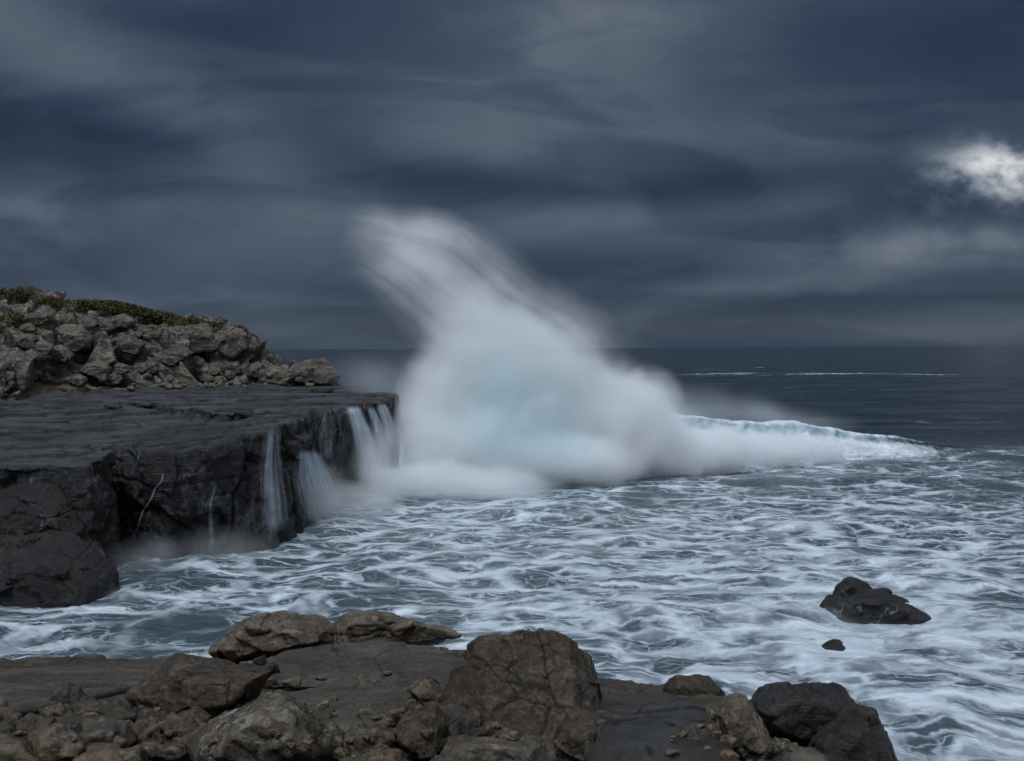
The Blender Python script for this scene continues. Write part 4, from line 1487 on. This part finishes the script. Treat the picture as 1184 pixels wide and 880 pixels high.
# ---------------------------------------------------------------- spray, mist: real volumes inside closed shells
def ell_union(blobs, voxel, grow=1.0):
    bm = bmesh.new()
    for (c, s, rot) in blobs:
        mtx = Matrix.Translation(c) @ Matrix.Rotation(rot, 4, 'Y') @ Matrix.Diagonal((s[0] * grow, s[1] * grow, s[2] * grow, 1))
        bmesh.ops.create_icosphere(bm, subdivisions=3, radius=1, matrix=mtx)
    if len(blobs) == 1:
        V = np.array([v.co[:] for v in bm.verts]); Fc = np.array([[v.index for v in f.verts] for f in bm.faces])
        bm.free()
        return V, Fc
    V, Fq = remesh(bm, voxel)
    return V, Fq


def cloud_mat(name, blobs, amps, dens, noise_scale=0.35, noise_amt=0.8, streak=None, tints=(), color=(0.990, 0.996, 1.0), aniso=-0.32, billow=None, origin=Vector()):
    m, t, out = new_mat(name)
    co = t.coord('Object')
    co = t.vmath('ADD', co, tuple(origin))
    wrp = t.vmath('SCALE', t.vmath('SUBTRACT', t.noise(co, 0.28, 3, 0.55, out='Color'), (0.5, 0.5, 0.5)), scale=1.8)
    cw = t.vmath('ADD', co, wrp)
    tot = None
    for (c, s, rot), a in zip(blobs, amps):
        q = t.vmath('SUBTRACT', cw, tuple(c))
        q = t.mapping(q, tuple(1 / v for v in s), (0, 0, 0), (0, 0, 0)) if rot == 0 else t.mapping(t.mapping(q, (1, 1, 1), (0, -rot, 0)), tuple(1 / v for v in s))
        r2 = t.x(t.vmath('DOT_PRODUCT', q, q))
        k = (1.0 - r2).mx(0.0)
        g = k * k * a
        tot = g if tot is None else tot + g
    n = t.noise(co, noise_scale, 4, 0.55)
    mod = n.step(0.5 - noise_amt * 0.35, 0.5 + noise_amt * 0.25, 1 - noise_amt, 1.0 + noise_amt * 0.5)
    if streak:
        cen, amt, fr = streak
        d = t.vmath('SUBTRACT', co, tuple(cen))
        x_, y_, z_ = t.sep(d)
        rad = (x_ * x_ + z_ * z_).pow(0.5)
        ang = z_._m('ARCTAN2', x_)
        sv = t.combine(rad * fr, ang * 1.6, y_ * 0.25)
        sn = t.noise(sv, 1.0, 5, 0.62)
        mod = mod * sn.step(0.28, 0.74, 1 - amt, 1 + amt)
    if billow:
        lo, hi, amt_ = billow
        n2 = t.noise(co, noise_scale * 2.6, 4, 0.6)
        dn = (tot + ((n - 0.5) * 1.2 + (n2 - 0.5) * 0.5) * amt_).step(lo, hi) * (tot * 0.6 + 0.4) * tot.step(0.0, 0.10) * dens
    else:
        dn = tot * mod * dens
    col = None
    for (c, s, tc) in tints:
        q = t.mapping(t.vmath('SUBTRACT', cw, tuple(c)), tuple(1 / v for v in s))
        r2 = t.x(t.vmath('DOT_PRODUCT', q, q))
        f = (1.0 - r2).mx(0.0)
        f = (f * 1.7 * t.noise(t.mapping(co, (1.6, 0.6, 0.4), (0, 0.25, 0)), 0.8, 4, 0.6).step(0.34, 0.66, 0.45, 1.15)).clamp()
        col = t.mix(f, col if col is not None else color, tc)
    vs = t.node('ShaderNodeVolumePrincipled')
    if col is not None:
        t.link(col, vs.inputs['Color'])
    else:
        vs.inputs['Color'].default_value = (*color, 1)
    t.link(dn, vs.inputs['Density'])
    vs.inputs['Anisotropy'].default_value = aniso
    t.link(vs.outputs[0], out.inputs['Volume'])
    m.cycles.homogeneous_volume = False
    try:
        m.cycles.volume_sampling = 'MULTIPLE_IMPORTANCE'
        m.volume_intersection_method = 'ACCURATE' if hasattr(m, 'volume_intersection_method') else None
    except Exception:
        pass
    return m


DS = 51.5


def B(px, py, D, sx, sy, sz, rot=0.0):
    """blob: photo centre, depth, half sizes: sx and sz in photo pixels, sy in metres"""
    k = D / F
    return (at(px, py, D), (sx * k, sy, sz * k), R(rot))


def cloud(name, items, dens, parent=None, voxel=0.4, grow=1.12, **kw):
    blobs = [b for b, a in items]
    amps = [a for b, a in items]
    V, Fc = ell_union(blobs, voxel, grow)
    c = Vector(V.mean(0))
    if parent is not None:
        c = parent.location.copy()
    m = cloud_mat(name, blobs, amps, dens, origin=c, **kw)
    o = mesh_np(name, V, Fc, m, origin=c)
    if parent is not None:
        o.location = (0, 0, 0)
        o.parent = parent
    return o


splash = bpy.data.objects.new('wave_splash', None)
COL.objects.link(splash)
splash.location = onz(560, 566)
tag(splash, 'tall white burst of spray thrown up where the wave hits the cliff', 'splash')
TEAL = (0.905, 0.982, 0.992)
cloud('burst_cloud', [
    (B(575, 460, DS, 135, 4.5, 125), 1.0),
    (B(555, 400, DS, 95, 3.5, 100, 12), 0.75),
    (B(530, 520, DS - 1, 120, 4.0, 75), 1.0),
    (B(690, 500, DS + 1.5, 105, 4.0, 78), 1.0),
    (B(765, 510, DS + 2.5, 60, 3.0, 48), 0.8),
    (B(625, 432, DS + 1, 115, 3.5, 84), 0.55),
    (B(700, 455, DS + 1.5, 80, 3.2, 62), 0.42),
    (B(740, 465, DS + 2.5, 62, 3.0, 52), 0.5),
    (B(640, 532, DS - .5, 140, 3.5, 46), 1.3),
    (B(490, 480, DS, 75, 3.5, 90), 0.5)],
    1.9, splash, noise_scale=0.24, noise_amt=0.5, billow=(0.04, 1.0, 0.95),
    tints=[(at(612, 480, DS - 3), (5.2, 6.0, 4.4), (0.955, 0.992, 0.996)), (at(580, 478, DS - 3), (2.0, 6.0, 3.4), TEAL), (at(645, 500, DS - 3), (2.3, 6.0, 2.4), (0.93, 0.986, 0.993))])
CEN = at(400, 550, DS)


def fan_material(origin):
    """spray flung up in a curving sheet: swept round CEN between two radii, thinning to its tip"""
    m, t, out = new_mat('spray_fan')
    co = t.vmath('ADD', t.coord('Object'), tuple(origin))
    wrp = t.vmath('SCALE', t.vmath('SUBTRACT', t.noise(co, 0.22, 4, 0.55, out='Color'), (0.5, 0.5, 0.5)), scale=2.2)
    d = t.vmath('SUBTRACT', t.vmath('ADD', co, wrp), tuple(CEN))
    x_, y_, z_ = t.sep(d)
    k = F / DS
    rad = (x_ * x_ + z_ * z_).pow(0.5) * k
    ang = z_._m('ARCTAN2', x_) * (180 / math.pi)
    ri = ang.step(58.0, 94.0, 165.0, 228.0)
    ro = ang.step(22.0, 52.0, 352.0, 318.0)
    tt = (rad - ri) / (ro - ri)
    edge = tt.step(-0.05, 0.34) * tt.step(0.80, 1.08, 1.0, 0.0)
    tip = ang.step(74.0, 91.0, 1.0, 0.0) * ang.step(14.0, 34.0)
    core = (((tt - ang.step(50.0, 88.0, 0.50, 0.66)) * (1 / 0.22)).pow(2.0) * -1.0).exp() * ang.step(40.0, 62.0)
    thick = ((y_ * (1 / 1.7)).pow(2.0) * -1.0).exp()
    sn = t.noise(t.combine(tt * 10.0, ang * 0.022, y_ * 0.3), 1.0, 5, 0.6).step(0.30, 0.70, 0.45, 1.55)
    sn2 = t.noise(co, 0.35, 4, 0.55).step(0.30, 0.70, 0.55, 1.45)
    dn = edge * tip * thick * (core * 0.42 + 0.165) * sn * sn2
    vs = t.node('ShaderNodeVolumePrincipled')
    vs.inputs['Color'].default_value = (0.990, 0.996, 1.0, 1)
    vs.inputs['Anisotropy'].default_value = -0.2
    t.link(dn, vs.inputs['Density'])
    t.link(vs.outputs[0], out.inputs['Volume'])
    return m


fan_blobs = [B(445, 285, DS, 75, 3.0, 75), B(490, 300, DS, 90, 3.2, 85), B(550, 335, DS, 100, 3.2, 95), B(615, 375, DS, 90, 3.2, 85), B(680, 420, DS, 95, 3.0, 95), B(730, 440, DS, 75, 3.0, 90), B(440, 330, DS, 60, 3.0, 60), B(480, 370, DS, 80, 3.2, 80)]
fv, ff = ell_union(fan_blobs, 0.4, 1.1)
fan = mesh_np('spray_arc', fv, ff, fan_material(splash.location), origin=splash.location)
fan.location = (0, 0, 0)
fan.parent = splash
cloud('foam_mist', [
    (B(520, 555, 46.5, 120, 2.2, 34), 1.0),
    (B(590, 562, 47.0, 90, 2.0, 24), 0.8),
    (B(460, 560, 46.5, 60, 2.0, 30), 0.7),
    (B(720, 535, 53.0, 120, 1.8, 30), 0.8),
    ],
    1.1, splash, noise_scale=0.32, noise_amt=0.5, billow=(0.0, 0.8, 0.5))
cloud('whitewater', [
    (B(770, 518, 54.0, 85, 2.0, 50, 3), 1.0),
    (B(830, 518, 56.0, 80, 2.0, 42, 4), 1.0),
    (B(890, 519, 58.2, 75, 1.9, 36, 6), 0.9),
    (B(945, 520, 60.3, 70, 1.8, 30, 8), 0.8),
    (B(1000, 522, 62.3, 65, 1.6, 23, 10), 0.6),
    (B(1050, 525, 64.4, 60, 1.4, 15, 10), 0.4)],
    2.4, wave, noise_scale=0.45, noise_amt=0.5, billow=(0.12, 0.95, 0.75))
cloud('mist_veil', [
    (B(430, 440, 56, 70, 3.0, 34, 15), 0.5),
    (B(820, 478, 60, 150, 4.0, 38, 6), 0.40),
    (B(775, 480, 56, 60, 2.5, 34, 6), 0.9),
    (B(900, 486, 62, 120, 4.0, 22, 6), 0.22),
    (B(470, 450, 53, 80, 3.0, 60), 0.5)],
    0.22, splash, noise_scale=0.25, noise_amt=0.6, color=(0.93, 0.97, 1.0))

# ---------------------------------------------------------------- water running off the shelf
def fall_mat():
    m, t, out = new_mat('falling_water')
    uv = t.coord('UV')
    ux, uy, _ = t.sep(uv)
    st = t.noise(t.combine(ux * 9.0, uy * 0.9, 0.0), 2.0, 5, 0.62)
    fine = t.noise(t.combine(ux * 34.0, uy * 1.6, 3.0), 1.6, 4, 0.6)
    edge = ux.step(0.0, 0.45) * ux.step(0.55, 1.0, 1.0, 0.0)
    ends = (uy + (fine - 0.5) * 0.12).step(0.0, 0.10) * (uy + (st - 0.5) * 0.3).step(0.72, 1.0, 1.0, 0.0)
    dn = t.attr('dense')
    a = ((st * 0.6 + fine * 0.4) + (dn - 0.5) * 0.5 + (edge - 1.0) * 0.50).step(0.26, 0.86) * edge.step(0.0, 0.55) * ends
    a = (a * 0.95).clamp()
    d = t.node('ShaderNodeBsdfDiffuse'); d.inputs['Color'].default_value = (0.70, 0.76, 0.82, 1)
    tl = t.node('ShaderNodeBsdfTranslucent'); tl.inputs['Color'].default_value = (0.70, 0.76, 0.82, 1)
    mx0 = t.node('ShaderNodeMixShader'); mx0.inputs[0].default_value = 0.3
    t.link(d.outputs[0], mx0.inputs[1]); t.link(tl.outputs[0], mx0.inputs[2])
    tr = t.node('ShaderNodeBsdfTransparent')
    mx = t.node('ShaderNodeMixShader')
    t.link(a, mx.inputs[0]); t.link(tr.outputs[0], mx.inputs[1]); t.link(mx0.outputs[0], mx.inputs[2])
    t.link(mx.outputs[0], out.inputs['Surface'])
    return m


M_FALL = fall_mat()


def hit_cliff(px, py, Dd):
    loc, n, i, d = PB.ray_cast(CO, ray(px, py))
    if loc is None:
        return at(px, py, Dd)
    return loc


def sheet(name, left, right, Dd, label, group, off=0.25, dense=0.5, nu=26, nv=50, layers=2, cat='waterfall'):
    """a curtain of water between two photo polylines laid over the cliff"""
    Vs, Fs, uvs, dns = [], [], [], []
    l, r = np.array(left, float), np.array(right, float)
    for ly in range(layers):
        base = sum(len(v) for v in Vs)
        ts = np.linspace(0, 1, nv)
        G_ = np.zeros((nu, nv, 3))
        for iu in range(nu):
            uu = iu / (nu - 1)
            for iv, tv in enumerate(ts):
                a = np.array([np.interp(tv, np.linspace(0, 1, len(l)), l[:, c]) for c in (0, 1)])
                b = np.array([np.interp(tv, np.linspace(0, 1, len(r)), r[:, c]) for c in (0, 1)])
                p = a + (b - a) * uu
                G_[iu, iv] = hit_cliff(p[0], p[1], Dd)[:]
        # keep the depth smooth and never behind the face
        yv = G_[:, :, 1].copy()
        for _ in range(8):
            yp = np.pad(yv, 1, mode='edge')
            yv = np.minimum(yv, (yp[:-2, 1:-1] + yp[2:, 1:-1] + yp[1:-1, :-2] + yp[1:-1, 2:]) / 4)
        for iu in range(nu):
            for iv, tv in enumerate(ts):
                p = Vector(G_[iu, iv])
                d = (p - CO)
                p = CO + d * ((yv[iu, iv] - off * (0.4 + tv) - 0.12 * ly) / d.y)
                G_[iu, iv] = p[:]
        Vs.append(G_.reshape(-1, 3))
        Fs.append(grid_faces(nu, nv) + base)
        U, W = np.meshgrid(np.linspace(0, 1, nu), ts, indexing='ij')
        uvs.append(np.stack([U.ravel() * 1.0, W.ravel()], 1))
        dns.append(np.full(nu * nv, dense + (-0.2 if ly else 0)))
    V = np.concatenate(Vs)
    o = mesh_np(name, V, np.concatenate(Fs), M_FALL, origin=tuple(V[V[:, 2].argmin()]), attrs={'dense': np.concatenate(dns)}, uv=np.concatenate(uvs))
    tag(o, label, cat, group)
    return o


GW = 'water running off the rock shelf'
sheet('waterfall', [(394, 470), (399, 495), (404, 530), (400, 580)], [(420, 468), (438, 500), (456, 535), (466, 580)], 46, 'broad white fall pouring off the shelf near its corner', GW, dense=0.98, off=0.35)
sheet('waterfall', [(418, 469), (426, 495), (430, 530), (434, 572)], [(436, 468), (450, 495), (462, 530), (468, 572)], 47, 'thin white fall just right of the broad fall at the shelf corner', GW, dense=0.72, off=0.3)
sheet('waterfall', [(430, 468), (436, 495), (440, 525), (444, 565)], [(450, 464), (464, 490), (476, 525), (482, 565)], 48, 'outermost white fall at the tip of the shelf corner', GW, dense=0.85, off=0.4)
sheet('waterfall', [(334, 520), (326, 560), (330, 592), (338, 616)], [(374, 518), (402, 540), (416, 570), (416, 596)], 42, 'broad fan of water sliding down the bulge below the shelf', GW, dense=0.80, off=0.3)
sheet('waterfall', [(352, 536), (346, 565), (352, 592), (358, 606)], [(372, 530), (390, 552), (398, 575), (396, 594)], 42, 'denser tongue of water in the middle of the fan', GW, dense=0.85, off=0.4)
sheet('waterfall', [(292, 504), (284, 540), (282, 590), (284, 636)], [(336, 488), (344, 540), (352, 590), (356, 612)], 37, 'thin veil of trickles down the rounded edge of the buttress', GW, dense=0.46, off=0.1)
sheet('waterfall', [(306, 500), (302, 540), (304, 590), (306, 628)], [(320, 494), (320, 540), (324, 590), (326, 622)], 37, 'whiter strand inside the thin veil on the buttress edge', GW, dense=0.62, off=0.14, nu=10, layers=1)
sheet('waterfall', [(352, 478), (354, 500), (352, 515), (348, 530)], [(398, 470), (404, 500), (404, 520), (404, 545)], 43, 'web of fine trickles above the fan of water', GW, dense=0.30, off=0.08)
sheet('waterfall', [(187, 545), (185, 556), (177.5, 564), (172, 578), (163, 590), (158, 606), (150, 630)], [(191, 545), (188.5, 557), (181, 566), (176, 579), (167, 592), (162, 607), (155, 630)], 34, 'single thin trickle bending left down the dark cliff face', GW, dense=0.62, off=0.08, nu=8, layers=1)
sheet('waterfall', [(246, 556), (238, 585), (236, 610), (232, 642)], [(253, 556), (248, 585), (252, 610), (258, 642)], 35, 'faint trickle down the middle of the dark cliff face', GW, dense=0.36, off=0.08, nu=8, layers=1)

mist1 = cloud('mist', [(B(165, 650, 31.9, 50, 1.2, 34), 0.9), (B(255, 640, 33.4, 85, 1.0, 38), 0.6)], 0.4, voxel=0.3)
tag(mist1, 'faint mist hanging over the water in the recess under the cliff', 'mist')
mist2 = cloud('mist', [(B(400, 582, 42.0, 80, 1.5, 36), 1.0), (B(445, 545, 44.6, 52, 1.6, 66), 0.8), (B(372, 580, 40.0, 52, 1.2, 50), 0.5)], 0.7, voxel=0.3)
tag(mist2, 'white mist where the corner waterfalls meet the sea', 'mist')

mist3 = cloud('mist', [(B(1020, 722, 25.3, 82, 0.9, 11), 0.8), (B(970, 716, 25.6, 40, 0.8, 12), 0.6)], 0.55, voxel=0.2)
tag(mist3, 'thin white wash drifting round the foot of the larger surf rock', 'mist')
mist4 = cloud('mist', [(B(60, 716, 26.6, 90, 0.8, 12), 0.8), (B(140, 694, 27.6, 40, 0.8, 14), 0.7)], 0.5, voxel=0.2)
tag(mist4, 'thin white wash along the foot of the big black boulder', 'mist')
